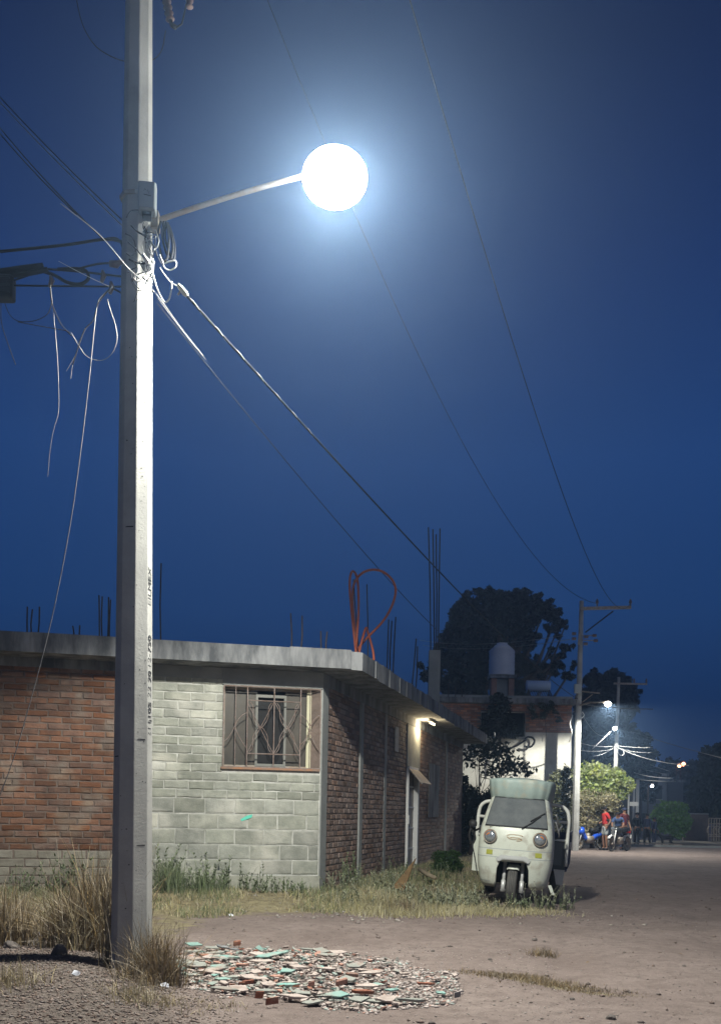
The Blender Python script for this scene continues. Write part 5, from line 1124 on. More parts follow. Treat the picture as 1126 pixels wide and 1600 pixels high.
def dog(px, Y):
    p = W(px, 1310, Y); r = empty('dog', (p.x, p.y, gz(p.x, p.y)), R(0), label='black dog standing in the road beside the dark group', cat='dog')
    r.scale = (.95,)*3
    J = dict(rump=(.28, 0, .50), mid=(0, 0, .47), chest=(-.24, 0, .48), neck=(-.36, 0, .58), head=(-.45, 0, .66), muz=(-.57, 0, .62), t1=(.38, 0, .54), t2=(.50, 0, .46))
    E = [('rump', 'mid'), ('mid', 'chest'), ('chest', 'neck'), ('neck', 'head'), ('head', 'muz'), ('rump', 't1'), ('t1', 't2')]
    rad = dict(rump=.09, mid=.085, chest=.115, neck=.065, head=.065, muz=.03, t1=.022, t2=.012)
    for s, n in ((-1, 'l'), (1, 'r')):
        J.update({'fs'+n: (-.25, s*.08, .38), 'fe'+n: (-.23, s*.08, .24), 'fw'+n: (-.26, s*.08, .10), 'fp'+n: (-.30, s*.08, .02), 'hh'+n: (.28, s*.08, .42), 'hk'+n: (.20, s*.09, .28), 'ho'+n: (.34, s*.09, .16), 'hp'+n: (.28, s*.09, .02)})
        E += [('chest', 'fs'+n), ('fs'+n, 'fe'+n), ('fe'+n, 'fw'+n), ('fw'+n, 'fp'+n), ('rump', 'hh'+n), ('hh'+n, 'hk'+n), ('hk'+n, 'ho'+n), ('ho'+n, 'hp'+n)]
        rad.update({'fs'+n: .045, 'fe'+n: .034, 'fw'+n: .022, 'fp'+n: .022, 'hh'+n: .06, 'hk'+n: .042, 'ho'+n: .022, 'hp'+n: .022})
    fur = mat('black_fur', (.015, .013, .012), .8); skinmesh('body', J, E, rad, 'mid', fur, r)
    for s in (-1, 1): MB().add([(-.43, s*.03, .71), (-.40, s*.065, .70), (-.42, s*.05, .80)], [(0, 1, 2)]).add([(-.43, s*.03, .71), (-.42, s*.07, .69), (-.42, s*.05, .80)], [(0, 2, 1)]).build('ear', fur, r)
dog(1041, 48.5)
def motorcycle(px, Y, heading, col, label, step=False):
    p = W(px, 1320, Y); r = empty('motorcycle', (p.x, p.y, gz(p.x, p.y)), R(heading), label=label, cat='motorcycle')
    paint = mat('moto_paint', col, .3, spec=.6); Rr = .29
    for x in (-.64, .62):                # front wheel at -x
        hub = empty('wheel', (x, 0, Rr)); hub.parent = r; Rx = Matrix.Rotation(R(90), 4, 'X')
        t = MB(); t.lathe([(Rr-.06, -.03), (Rr-.02, -.045), (Rr, -.015), (Rr, .015), (Rr-.02, .045), (Rr-.06, .03), (Rr-.06, -.03)], 28, Rx); t.build('tyre', rub, hub, True)
        t = MB(); t.lathe([(Rr-.062, -.02), (Rr-.075, 0), (Rr-.062, .02), (Rr-.06, -.02)], 24, Rx); t.lathe([(.001, -.05), (.05, -.05), (.05, .05), (.001, .05)], 12, Rx)
        for k in range(10): a = k*math.pi/5; t.tube([(0, 0, 0), (math.cos(a)*(Rr-.07), 0, math.sin(a)*(Rr-.07))], .006, 4)
        t.build('rim', M['galv'], hub, True)
    for s in (-1, 1): MB().tube([(-.64, s*.09, Rr), (-.46, s*.08, .82)], [.028, .022], 8).build('fork', M['wcable'], r, True)
    w = MB(); w.tube(path([(-.46, -.34, 1.0), (-.44, -.2, .98), (-.44, 0, .92), (-.44, .2, .98), (-.46, .34, 1.0)], 4), .014, 6); w.build('handlebar', M['black'], r, True)
    w = MB(); w.lathe([(.001, -.06), (.06, -.05), (.085, .03), (.07, .05), (.001, .055)], 16, Matrix.Translation((-.55, 0, .86)) @ Matrix.Rotation(R(-90), 4, 'Y')); w.build('headlight', lens, r, True)
    w = MB()
    if step: w.tube([(-.42, 0, .78), (-.30, 0, .5), (0, 0, .36), (.25, 0, .55), (.6, 0, .62)], [.08, .10, .09, .11, .07], 10); w.build('body_shell', paint, r, True); MB().tube([(-.50, 0, .62), (-.40, 0, .88)], [.16, .10], 12).build('leg_shield', paint, r, True)
    else: w.tube([(-.40, 0, .78), (-.28, 0, .83), (-.08, 0, .80), (.06, 0, .72)], [.06, .14, .13, .07], 12); w.build('tank', paint, r, True)
    MB().tube([(.0, 0, .78), (.2, 0, .77), (.45, 0, .82), (.66, 0, .86)], [.09, .12, .11, .06], 10).build('seat', M['black'], r, True)
    w = MB(); w.box(-.22, .12, -.11, .11, .28, .55); w.lathe([(.001, -.0), (.09, 0), (.10, .08), (.09, .24), (.001, .24)], 12, Matrix.Translation((-.12, 0, .42))); w.tube([(-.2, .1, .4), (-.1, .14, .26), (.3, .15, .28), (.72, .15, .36)], [.02, .02, .03, .045], 8); w.build('engine', M['galv'], r, True)
    w = MB(); w.tube([(-.42, 0, .8), (-.25, 0, .35), (.1, 0, .32), (.62, 0, .3)], .025, 6); w.tube([(.0, 0, .68), (.62, 0, .3)], .022, 6); w.tube([(.05, 0, .7), (.7, 0, .78)], .022, 6); w.build('frame', M['black'], r, True)
    w = MB(); vs = []
    for cx, a0 in ((-.64, 40), (.62, 20)):
        n0 = len(w.v)
        vv = [(cx-math.cos(R(a0+i*18))*(Rr+.04), y, Rr+math.sin(R(a0+i*18))*(Rr+.04)) for i in range(6) for y in (-.06, .06)]
        w.add(vv, [(2*i, 2*i+1, 2*i+3, 2*i+2) for i in range(5)])
    o = w.build('mudguard', paint if step else M['wcable'], r, True); o.modifiers.new('s', 'SOLIDIFY').thickness = .01
    MB().box(.70, .78, -.07, .07, .70, .78).build('tail_light', mat('red_lens', (.6, .03, .02), .3), r); MB().box(.80, .815, -.09, .09, .50, .64).build('number_plate', M['wcable'], r)
    for s in (-1, 1):
        w = MB(); w.tube([(-.44, s*.26, .98), (-.42, s*.30, 1.16)], .008, 5); w.lathe([(.001, -.01), (.05, 0), (.001, .01)], 10, Matrix.Translation((-.42, s*.31, 1.2)) @ Matrix.Rotation(R(90), 4, 'Y')); w.build('mirror', M['black'], r, True)
    MB().tube([(.05, -.1, .3), (.1, -.26, .01)], .012, 5).build('kickstand', M['black'], r)
    return r
motorcycle(921, 38.2, 28, (.02, .10, .62), 'blue step through motorcycle parked beside the concrete pole', True)
motorcycle(967, 37.2, 48, (.03, .035, .035), 'dark motorcycle with pale forks parked behind the red shirted person')
# ------------------------------------------------------------------ grass, weeds, stones, rubble
def blades(cx, cy, n, spread, hgt, wd, lean, seg=3, zoff=None, droop=.5, sq=1.0, updir=None, hvar=.45):
    """n curved blades as strips of quads; cx,cy arrays or a centre"""
    n = int(n)
    x = np.asarray(cx)+(rng.normal(size=n)*spread if np.isscalar(spread) else 0); y = np.asarray(cy)+(rng.normal(size=n)*spread*sq if np.isscalar(spread) else 0)
    z = gz_np(x, y)+np.array([bumpz(a, b) for a, b in zip(x, y)])-.01
    a = rng.uniform(0, 2*math.pi, n); ln = np.abs(rng.normal(size=n))*lean; h = hgt*rng.uniform(1-hvar, 1+hvar*.6, n)
    if zoff is not None: h = h*zoff(x, y)
    dx, dy = np.cos(a)*ln, np.sin(a)*ln; pa = rng.uniform(0, 2*math.pi, n); wx, wy = np.cos(pa)*wd*rng.uniform(.6, 1.4, n), np.sin(pa)*wd
    V = []
    for k in range(seg+1):
        t = k/seg; up = h*(t-droop*ln*t*t*.6); ox = dx*h*(t**1.7); oy = dy*h*(t**1.7); ws = (1-t)**.7+.04
        for s in (-1, 1): V.append(np.stack([x+ox+s*wx*ws*.5, y+oy+s*wy*ws*.5, z+up], -1))
    V = np.stack(V, 1); m = 2*(seg+1); base = np.arange(n)[:, None, None]*m
    q = np.array([[2*k, 2*k+1, 2*k+3, 2*k+2] for k in range(seg)])[None]
    return V.reshape(-1, 3), (base+q).reshape(-1, 4)
def merge(parts):
    Vs, Fs, n = [], [], 0
    for V, Fq in parts: Vs.append(V); Fs.append(Fq+n); n += len(V)
    return np.concatenate(Vs), np.concatenate(Fs)
straw = leafmat('straw_grass', (.44, .37, .22), (.31, .25, .14), .4, .2); dstraw = leafmat('dark_straw_grass', (.33, .25, .14), (.17, .12, .065), .55, .15)
ggrass = leafmat('green_grass', (.22, .25, .12), (.15, .18, .08), .4, .25); ygrass = leafmat('yellow_green_grass', (.50, .45, .25), (.38, .34, .18), .4, .25)
weed = leafmat('weed_green', (.19, .24, .12), (.13, .17, .08), .4, .2); paleweed = leafmat('pale_weed', (.33, .35, .22), (.24, .26, .16), .4, .25)
# verge ground cover along the house
n = 150000
x = rng.uniform(-5.2, 4.5, n); y = rng.uniform(10.2, 24, n); df = (x-C1[0])*FN.x+(y-C1[1])*FN.y; ds = (x-C1[0])*SN.x+(y-C1[1])*SN.y
inside = (df < .02) & (ds < .02); d = np.where(ds > 0, np.hypot(np.maximum(df, 0), ds), np.maximum(df, 0))
ns = np.array([noise.noise(Vector((a*1.3, b*1.3, 2))) for a, b in zip(x, y)])
edge = 1.9+.5*ns
keep = (~inside) & (d < edge) & (rng.uniform(size=n) < np.clip(.95-.35*d/2+ns*1.7, .03, 1)) & (rng.uniform(size=n) < np.clip(1.5-(y-11)/9, .12, 1))
x, y, ns = x[keep], y[keep], ns[keep]
hf = lambda X_, Y_: 1.0
g1 = rng.uniform(size=len(x)) < .5
for nm, sel, m, h in (('yellow_grass', g1 & (ns > -.12), ygrass, .10), ('green_grass', ~g1 & (ns > -.05), ggrass, .12), ('dry_grass', (~g1 & (ns <= -.05)) | (g1 & (ns <= -.12)), straw, .075)):
    V, Fq = blades(x[sel], y[sel], sel.sum(), np.zeros(1), h, .009, .7, 2); o = npmesh(nm, V, Fq, m); tag(o, kind='stuff', label={'yellow_grass': 'short yellow green grass on the verge', 'green_grass': 'short green grass on the verge', 'dry_grass': 'dry stubble on the verge'}[nm])
# small tufts out on the road and the strip right of the rubble
P_ = W(900, 1540, 1); parts = []
sx_ = []; 
for px, py, k, sp, h in ((740, 1523, 300, .10, .03), (780, 1527, 700, .13, .045), (820, 1530, 900, .14, .05), (860, 1538, 900, .14, .045), (905, 1545, 600, .13, .035), (950, 1552, 300, .12, .03), (985, 1556, 120, .1, .025)):
    v = uv(px, py)[1]; Yg = EYE/v; Xg = uv(px, py)[0]*Yg; parts.append(blades(Xg, Yg, k, sp, h, .006, .8, 2, sq=.5))
V, Fq = merge(parts); o = npmesh('road_grass', V, Fq, dstraw); tag(o, kind='stuff', label='flattened dry grass strip on the dirt road')
def gpt(px, py, z=0.0): u, v = uv(px, py); Yg = (EYE-z)/v; return u*Yg, Yg
def gfind(px, py):
    z = 0
    for _ in range(6): X_, Y_ = gpt(px, py, z); z = gz(X_, Y_)
    return X_, Y_, z
def tuft(px, py, parts, m, label, name='grass_tuft', cat='grass tuft', group=None, Y=None):
    if Y is None: X_, Y_, z = gfind(px, py)
    else: X_ = W(px, py, Y).x; Y_ = Y; z = gz(X_, Y_)
    ps = [blades(X_+ox, Y_+oy, n, sp, h, wd, ln, sg) for (ox, oy, n, sp, h, wd, ln, sg) in parts]; V, Fq = merge(ps)
    o = npmesh(name, V-np.array([X_, Y_, z]), Fq, m); o.location = (X_, Y_, z); tag(o, label, cat, group); return o
tuft(850, 1493, [(0, 0, 260, .06, .09, .006, .8, 3)], dstraw, 'small lone tuft of dry grass on the road right of the rubble')
# tall dry clumps around the near pole
tuft(135, 1492, [(0, 0, 700, .10, .55, .009, .55, 5), (-.20, .1, 420, .08, .42, .009, .75, 5), (.2, .05, 600, .08, .66, .009, .38, 5), (.1, -.1, 260, .16, .36, .008, 1.3, 5), (.04, .0, 80, .10, .86, .009, .5, 5), (-.05, .2, 300, .16, .5, .008, .5, 5)], dstraw, 'tallest bushy clump of dry grass just left of the pole', 'grass_clump', 'grass clump', Y=7.6)
for q_, (px_, Y_q) in enumerate(((120, 7.3), (165, 7.4))): tuft(px_, 1490, [(0, 0, 40, .05, .75, .007, .8, 5)], straw, ('pale arching stalks in the tall clump', 'pale arching stalks closest to the pole in the tall clump')[q_], 'grass_stalks', 'grass stalks', Y=Y_q)
tuft(193, 1490, [(0, 0, 420, .07, .66, .006, .22, 5), (0, 0, 30, .05, .9, .006, .15, 5)], dstraw, 'narrow dry grass clump hugging the left face of the pole', 'grass_clump', 'grass clump', Y=6.95)
tuft(240, 1520, [(0, 0, 420, .07, .38, .005, .55, 5), (.08, .05, 260, .08, .42, .005, .6, 5)], dstraw, 'dry grass clump fanning out right of the pole foot', 'grass_clump', 'grass clump', Y=6.6)
tuft(205, 1525, [(0, 0, 160, .07, .16, .005, .8, 4), (.12, -.1, 120, .07, .13, .005, .9, 4)], dstraw, 'short dry tuft at the front foot of the pole', 'grass_clump', 'grass clump', Y=6.45)
tuft(15, 1450, [(0, 0, 420, .10, .48, .008, .55, 5), (-.25, 0, 400, .15, .55, .008, .5, 5)], dstraw, 'bushy dry clump at the far left edge', 'grass_clump', 'grass clump', Y=7.9)
tuft(40, 1400, [(0, 0, 160, .12, .36, .006, .5, 4)], dstraw, 'dry clump behind the far left one', 'grass_clump', 'grass clump', Y=9.2)
tuft(10, 1590, [(0, 0, 240, .12, .16, .005, .7, 4)], straw, 'yellowish tuft in the bottom left corner', 'grass_clump', 'grass clump', Y=5.75)
tuft(225, 1598, [(0, 0, 260, .12, .13, .005, .7, 4)], straw, 'yellowish tuft at the bottom edge below the pole', 'grass_clump', 'grass clump', Y=5.75)
tuft(330, 1575, [(0, 0, 160, .12, .05, .005, .7, 4)], straw, 'low dry tuft at the near left edge of the rubble', 'grass_clump', 'grass clump')
# upright weeds against the walls: stems with small leaves
def weedplant(px, Y, h, nst, label, m=weed, spread=.10, leaf=.035, nl=22, cat='weed', lean=.22, pyb=None):
    X_ = W(px, 1390, Y).x; z = gz(X_, Y); r = empty('weed', (X_, Y, z), label=label, cat=cat)
    w = MB(); LC = []; LD = []
    for i in range(nst):
        b = Vector((random.gauss(0, spread), random.gauss(0, spread*.6), -.01)); hh = h*random.uniform(.55, 1.1); a = random.uniform(0, 6.28); ln = abs(random.gauss(0, lean))*hh
        P = [b+Vector((math.cos(a)*ln*t*t, math.sin(a)*ln*t*t, hh*t)) for t in (0, .33, .66, 1)]; w.tube(P, [.004, .0035, .003, .0015], 3)
        for k in range(nl):
            t = random.uniform(.08, 1); p = path(P, 4)[int(t*12)]; an = random.uniform(0, 6.28); d = Vector((math.cos(an)*.7, math.sin(an)*.7, .75)).normalized(); s_ = leaf*random.uniform(.6, 1.4)*(1.2-.5*t)
            sd_ = d.cross(Vector((0, 0, 1))).normalized()*s_*.16; LC.append([p, p+d*s_*.45+sd_, p+d*s_, p+d*s_*.45-sd_])
    w.build('stem', m, r, True)
    V = np.array([[tuple(q) for q in l] for l in LC]).reshape(-1, 3); o = npmesh('leaf', V, np.arange(len(V)).reshape(-1, 4), m, r); o['kind'] = 'stuff'; return r
fy = lambda px, out: (lambda s: C1[1]+FD.y*s+FN.y*out)(fw(px, 1390)[0])
tuft(262, 1400, [(0, 0, 260, .10, .42, .008, .3, 4), (.12, 0, 140, .07, .34, .008, .3, 4)], weed, 'tall green grass blades beside the pole at the block wall', Y=fy(262, .45))
tuft(325, 1400, [(0, 0, 200, .12, .30, .008, .4, 4)], weed, 'green grass blades round the bushy weed', Y=fy(325, .45))
tuft(592, 1405, [(0, 0, 500, .14, .26, .007, .7, 4), (.2, .05, 420, .12, .24, .007, .8, 4)], ygrass, 'shaggy yellow grass mound in the middle of the verge', Y=12.3)
tuft(630, 1402, [(0, 0, 300, .10, .20, .007, .9, 4)], dstraw, 'brownish dry mound below the leaning board', Y=12.0)
weedplant(258, fy(258, .35), .62, 26, 'tall green weeds against the block wall right beside the pole', leaf=.06, nl=26)
weedplant(275, fy(275, .3), .45, 12, 'green weeds between the pole side clump and the next', leaf=.06)
weedplant(318, fy(318, .3), .50, 16, 'bushy green weed below the left edge of the window', leaf=.06, spread=.09)
weedplant(352, fy(352, .28), .46, 11, 'thin upright weed under the window', leaf=.06, spread=.08)
weedplant(384, fy(384, .25), .36, 8, 'sparse weed under the middle of the window', leaf=.05, spread=.08)
weedplant(98, fy(98, .5), .52, 18, 'dark green weeds before the red brick wall', leaf=.07, spread=.16)
weedplant(28, fy(28, .45), .34, 12, 'low green weeds at the left end of the red brick wall', leaf=.06, spread=.16)
weedplant(543, 14.3, .52, 18, 'dark weed growing at the side wall near the corner column', leaf=.05, spread=.10)
weedplant(575, 14.0, .36, 14, 'pale weed along the side wall foot', paleweed, leaf=.05, spread=.18)
weedplant(600, 12.5, .28, 26, 'pale leafy weed clump in the middle of the verge', paleweed, leaf=.05, spread=.20)
weedplant(560, 12.3, .20, 22, 'low pale weed left in the verge', paleweed, leaf=.045, spread=.25)
weedplant(650, 12.9, .26, 26, 'pale weed clump right of the leaning board', paleweed, leaf=.05, spread=.25)
weedplant(705, 13.0, .34, 30, 'tall pale weed left of the three-wheeler', paleweed, leaf=.05, spread=.22)
weedplant(737, 12.9, .22, 22, 'low pale weed at the left wheel of the three-wheeler', paleweed, leaf=.045, spread=.2)
weedplant(845, 12.7, .36, 16, 'branching grey weed before the right side of the three-wheeler', paleweed, leaf=.04, spread=.16, lean=.5)
weedplant(822, 12.6, .20, 16, 'low weed beside the front tyre', weed, leaf=.04, spread=.12, lean=.5)
weedplant(888, 12.9, .30, 8, 'last thin weed right of the three-wheeler', paleweed, leaf=.04, spread=.07, lean=.4)
weedplant(868, 12.7, .16, 14, 'dark low weed between the two right hand weeds', weed, leaf=.04, spread=.12, lean=.6)
weedplant(765, 12.5, .14, 18, 'low weed in front of the left front corner of the three-wheeler', ygrass, leaf=.04, spread=.2, lean=.6)
weedplant(640, 15.5, .40, 18, 'dark weeds at the door foot', weed, leaf=.05, spread=.25)
weedplant(672, 16.5, .34, 18, 'dark weeds beyond the door', weed, leaf=.05, spread=.3)
for px_, Y_w, h_, lab_ in ((298, fy(298, .4), .30, 'short feathery weed between the two wall weeds'), (420, fy(420, .3), .24, 'short feathery weed under the right half of the window'), (458, fy(458, .35), .18, 'tiny feathery weed near the house corner'), (530, 13.2, .30, 'feathery weed just right of the house corner'), (618, 13.6, .34, 'feathery weed left of the leaning board'), (690, 12.6, .30, 'feathery weed in front of the small green bush'), (722, 12.5, .26, 'feathery weed left of the three-wheeler tyre'), (785, 12.45, .16, 'feathery weed right under the front tyre')):
    weedplant(px_, Y_w, h_, 22, lab_, weed if px_ < 500 else paleweed, leaf=.045, spread=.15, nl=20, lean=.4)
# verge runs on to the three-wheeler: shaggy low growth
parts = []
for px, Y, k, sp, h in ((560, 12.0, 900, .30, .10), (600, 11.9, 1200, .25, .14), (640, 12.0, 900, .3, .11), (680, 12.2, 900, .3, .12), (720, 12.3, 900, .3, .12), (760, 12.3, 900, .25, .10), (800, 12.2, 700, .22, .08), (840, 12.2, 500, .2, .07), (520, 12.3, 700, .3, .08), (700, 13.4, 700, .4, .12)):
    parts.append(blades(W(px, 1400, Y).x, Y, k, sp, h, .008, .7, 3))
V, Fq = merge(parts); o = npmesh('shaggy_grass', V, Fq, ygrass); tag(o, kind='stuff', label='shaggy yellow green growth before the three-wheeler')
# leaning board, pale branch
X_, Y_, z = gfind(622, 1392)
bd = MB(); q4 = [W(611, 1388, 13.2), W(630, 1392, 13.3), W(650, 1340, 13.8), W(645, 1346, 13.8)]; bd.add(q4+[v+Vector((.006, .02, 0)) for v in q4], [(0, 1, 2, 3), (7, 6, 5, 4), (0, 4, 5, 1), (1, 5, 6, 2), (2, 6, 7, 3), (3, 7, 4, 0)]); o = bd.build('leaning_board', mat('weathered_board', (.20, .13, .06), .9, (.10, .065, .035), 8, stretch=(1, 1, 4))); tag(o, 'weathered brown board leaning up out of the weeds near the door', 'board')
bd = MB(); bd.tube([W(655, 1358, 15.4), W(667, 1366, 15.2), W(680, 1372, 15)], [.035, .04, .03], 7); o = bd.build('cut_branch', mat('pale_wood', (.25, .21, .15), .9, (.16, .13, .09), 8), None, True); tag(o, 'pale cut branch lying before the small green bush', 'branch')
# stones
def rock(name, px, py, s, m, label, cat='stone', group=None, sc_=(1, .8, .6), Y=None):
    if Y: X_ = W(px, py, Y).x; Y_ = Y; z = gz(X_, Y_)
    else: X_, Y_, z = gfind(px, py)
    bm_ = bmesh.new(); bmesh.ops.create_icosphere(bm_, subdivisions=3, radius=1); sd_ = random.uniform(0, 100)
    for v in bm_.verts:
        k = 1+.35*noise.noise(v.co*1.1+Vector((sd_, 0, 0)))+.16*noise.noise(v.co*3+Vector((0, sd_, 0))); v.co = Vector((v.co.x*sc_[0], v.co.y*sc_[1], v.co.z*sc_[2]))*k*s
    me = bpy.data.meshes.new(name); bm_.to_mesh(me); bm_.free(); me.materials.append(m)
    o = bpy.data.objects.new(name, me); COL.objects.link(o); o.location = (X_, Y_, z+s*sc_[2]*.35); o.rotation_euler.z = random.uniform(0, 6); tag(o, label, cat, group); return o
stm = mat('dark_stone', (.16, .14, .13), .95, (.08, .07, .065), 9, .6, .01, 40)
rock('stone', 94, 1492, .055, stm, 'dark angular stone below the tall grass clump', sc_=(1, .8, 1))
for px, py, s, lab in ((28, 1468, .09, 'dark lumpy stone heap left end'), (50, 1478, .08, 'dark stone in the middle of the left heap'), (18, 1482, .07, 'low dark stone at the left heap front'), (60, 1465, .07, 'dark stone at the right end of the left heap'), (42, 1460, .07, 'topmost dark stone of the left heap'), (137, 1500, .03, 'small pale stone beside the dark angular one')): rock('stone', px, py, s, stm, lab)
for px, py, s, lab in ((850, 1472, .018, 'small dark clod on the road left of the lone tuft'), (835, 1470, .03, 'leafy dark clod beyond the lone grass tuft'), (953, 1592, .035, 'dark stone at the bottom right of the road'), (893, 1562, .02, 'small dark stone right of the rubble'), (676, 1487, .02, 'small dark clod above the rubble'), (765, 1500, .02, 'flat dark bit above the grass strip'), (1068, 1510, .02, 'small clod at the right side of the road')):
    rock('stone', px, py, s, stm, lab)
# pebble scatter and gravel mound
def chips(n, xr, yr, smin, smax, m, name, label, dens=None, flat=.6):
    x = rng.uniform(*xr, n); y = rng.uniform(*yr, n)
    if dens is not None: k = rng.uniform(size=n) < dens(x, y); x, y = x[k], y[k]
    n = len(x); s = rng.uniform(smin, smax, n)**1.0; s = smin+(smax-smin)*rng.uniform(size=n)**2.5
    z = gz_np(x, y)+np.array([bumpz(a, b) for a, b in zip(x, y)])
    o8 = np.array([[1, 0, 0], [0, 1, 0], [-1, 0, 0], [0, -1, 0], [0, 0, 1], [0, 0, -1]], float)
    V = o8[None]*(rng.uniform(.6, 1.2, (n, 6, 1)))*s[:, None, None]; V[:, :, 2] *= flat
    a = rng.uniform(0, 6.28, n); c_, s_ = np.cos(a), np.sin(a); X2 = V[:, :, 0]*c_[:, None]-V[:, :, 1]*s_[:, None]; Y2 = V[:, :, 0]*s_[:, None]+V[:, :, 1]*c_[:, None]
    V = np.stack([X2+x[:, None], Y2+y[:, None], V[:, :, 2]+(z+s*flat*.3)[:, None]], -1)
    f = np.array([[0, 1, 4], [1, 2, 4], [2, 3, 4], [3, 0, 4], [1, 0, 5], [2, 1, 5], [3, 2, 5], [0, 3, 5]])
    o = npmesh(name, V.reshape(-1, 3), (np.arange(n)[:, None, None]*6+f[None]).reshape(-1, 3), m); tag(o, label, kind='stuff'); return o
gm = mat('gravel_stone', (.23, .17, .145), .95, (.11, .083, .07), 12, island=.5)
chips(26000, (-3.4, -.5), (4.4, 8.2), .003, .016, gm, 'gravel', 'loose dark gravel on the mound left', lambda x, y: (1-sm(-1.3, -.8, x+.25*(y-6.5)))*(.5+.5*(1-sm(6.5, 8, y))))
chips(5000, (-2, 4.5), (5.2, 14), .003, .012, mat('pebble', (.27, .235, .21), .95, (.16, .135, .12), 12, island=.4), 'pebbles', 'scattered pebbles on the dirt road')
chips(900, (-1.5, 4.5), (10.8, 13.2), .012, .045, mat('verge_stone', (.36, .33, .29), .95, (.25, .22, .19), 8, island=.3), 'verge_stones', 'small broken stones along the verge', lambda x, y: np.clip(.15+.9*np.exp(-((x+.15)/.6)**2), 0, 1)*(1-sm(3.2, 3.6, x)), .4)
chips(900, (-2, 6), (5.2, 20), .010, .032, mat('dirt_clod', (.20, .155, .135), .95, (.12, .092, .08), 9, island=.4), 'clods', 'scattered dirt clods on the street', None, .6)
lv_ = rng.uniform(size=(260, 2))*np.array([8, 13])+np.array([-2, 5.2]); lz = gz_np(lv_[:, 0], lv_[:, 1])+np.array([bumpz(a, b) for a, b in lv_])+.008
V, Fq = leafquads(np.stack([lv_[:, 0], lv_[:, 1], lz], -1), .045, asp=.4); V[:, 2] = np.repeat(lz, 4)+(V[:, 2]-np.repeat(lz, 4))*.25; tag(npmesh('dry_leaves', V, Fq, mat('dry_leaf', (.24, .17, .09), .9, (.14, .09, .05), 9)), kind='stuff', label='dry leaves scattered over the dirt street')
# rubble heap: small chips joined, larger shards one by one
def inheap(x, y):
    px = np.array([gpt(a, b)[0] for a, b in ((255, 1500), (330, 1480), (480, 1488), (620, 1505), (715, 1530), (710, 1570), (560, 1578), (420, 1560), (300, 1545))]); py = np.array([gpt(a, b)[1] for a, b in ((255, 1500), (330, 1480), (480, 1488), (620, 1505), (715, 1530), (710, 1570), (560, 1578), (420, 1560), (300, 1545))])
    c = np.zeros(np.shape(x), bool); j = len(px)-1
    for i in range(len(px)):
        t = ((py[i] > y) != (py[j] > y)) & (x < (px[j]-px[i])*(y-py[i])/(py[j]-py[i]+1e-9)+px[i]); c ^= t; j = i
    return c
rx = (gpt(255, 1500)[0]-.1, gpt(715, 1530)[0]+.1); ry = (gpt(560, 1582)[1], gpt(330, 1478)[1])
print('heap', rx, ry)
def hd_(x, y):
    e = np.array([noise.noise(Vector((a*5, b*5, 1))) for a, b in zip(x, y)]); return inheap(x+e*.12, y+e*.22)*np.clip(1+e*1.2, .2, 1)
for m, nm, k, a_, b_ in ((mat('pale_rubble', (.42, .36, .335), .95, (.29, .24, .22), 10, island=.3, col3=(.23, .185, .165), s3=9), 'pale_rubble', 22000, .004, .028), (mat('pink_rubble', (.36, .22, .18), .95, (.28, .15, .11), 10, island=.4, col3=(.23, .185, .165), s3=9), 'brick_rubble', 3000, .004, .026), (mat('mint_rubble', (.24, .35, .32), .9, (.32, .34, .31), 10, island=.35, col3=(.23, .185, .165), s3=9), 'mint_rubble', 2500, .004, .026)):
    chips(k, rx, ry, a_, b_, m, nm, {'pale_rubble': 'pale crushed plaster rubble', 'brick_rubble': 'crushed red brick rubble', 'mint_rubble': 'crushed mint painted plaster rubble'}[nm], hd_, .45)
chips(6000, (rx[0]-.3, rx[1]+.8), (ry[0]-.2, ry[1]+.4), .003, .012, bpy.data.materials['pale_rubble'], 'stray_rubble', 'stray chips round the rubble heap', lambda x, y: .5+0*x, .5)
def shard(px, py, l, d, th, m, label, tilt=(0, 0), rz=None, group=None, name='plaster_shard', cat='rubble piece', lift=0):
    X_, Y_, z = gfind(px, py); k = random.randint(4, 6) if th < .028 else 4; ang = [i*6.283/k+(random.uniform(-.45, .45) if th < .028 else .6*(-1)**i+random.uniform(-.12, .12)) for i in range(k)]
    pl = [(l/2*math.cos(a)*random.uniform(.65, 1.25), d/2*math.sin(a)*random.uniform(.65, 1.3)) for a in ang]
    w = MB(); w.prism(pl, -th/2, th/2); o = w.build(name, m); o.location = (X_, Y_, z+th/2+.012+lift+abs(math.sin(tilt[1]))*l*.3+abs(math.sin(tilt[0]))*d*.3); o.rotation_euler = (tilt[0]*(.6 if tilt[0] < .9 else 1), tilt[1]*.7, random.uniform(-.4, .4) if rz is None else rz)
    bv = o.modifiers.new('b', 'BEVEL'); bv.width = th*.18; bv.segments = 1; tag(o, label, cat, group); return o
mint = mat('mint_plaster', (.16, .33, .30), .9, (.25, .31, .28), 7, .6, col3=(.27, .235, .21), s3=8); greyp = mat('grey_green_plaster', (.27, .28, .255), .92, (.20, .205, .185), 7, col3=(.25, .205, .18), s3=8); pinkb = mat('pink_brick', (.40, .235, .19), .95, (.32, .17, .13), 8, .5, .006, 40); redb = mat('red_brick_chunk', (.30, .125, .08), .95, (.19, .08, .055), 9, .5, .008, 40, col3=(.30, .21, .17), s3=10); palep = mat('pale_plaster_slab', (.42, .355, .325), .92, (.31, .26, .235), 8, col3=(.25, .20, .175), s3=8)
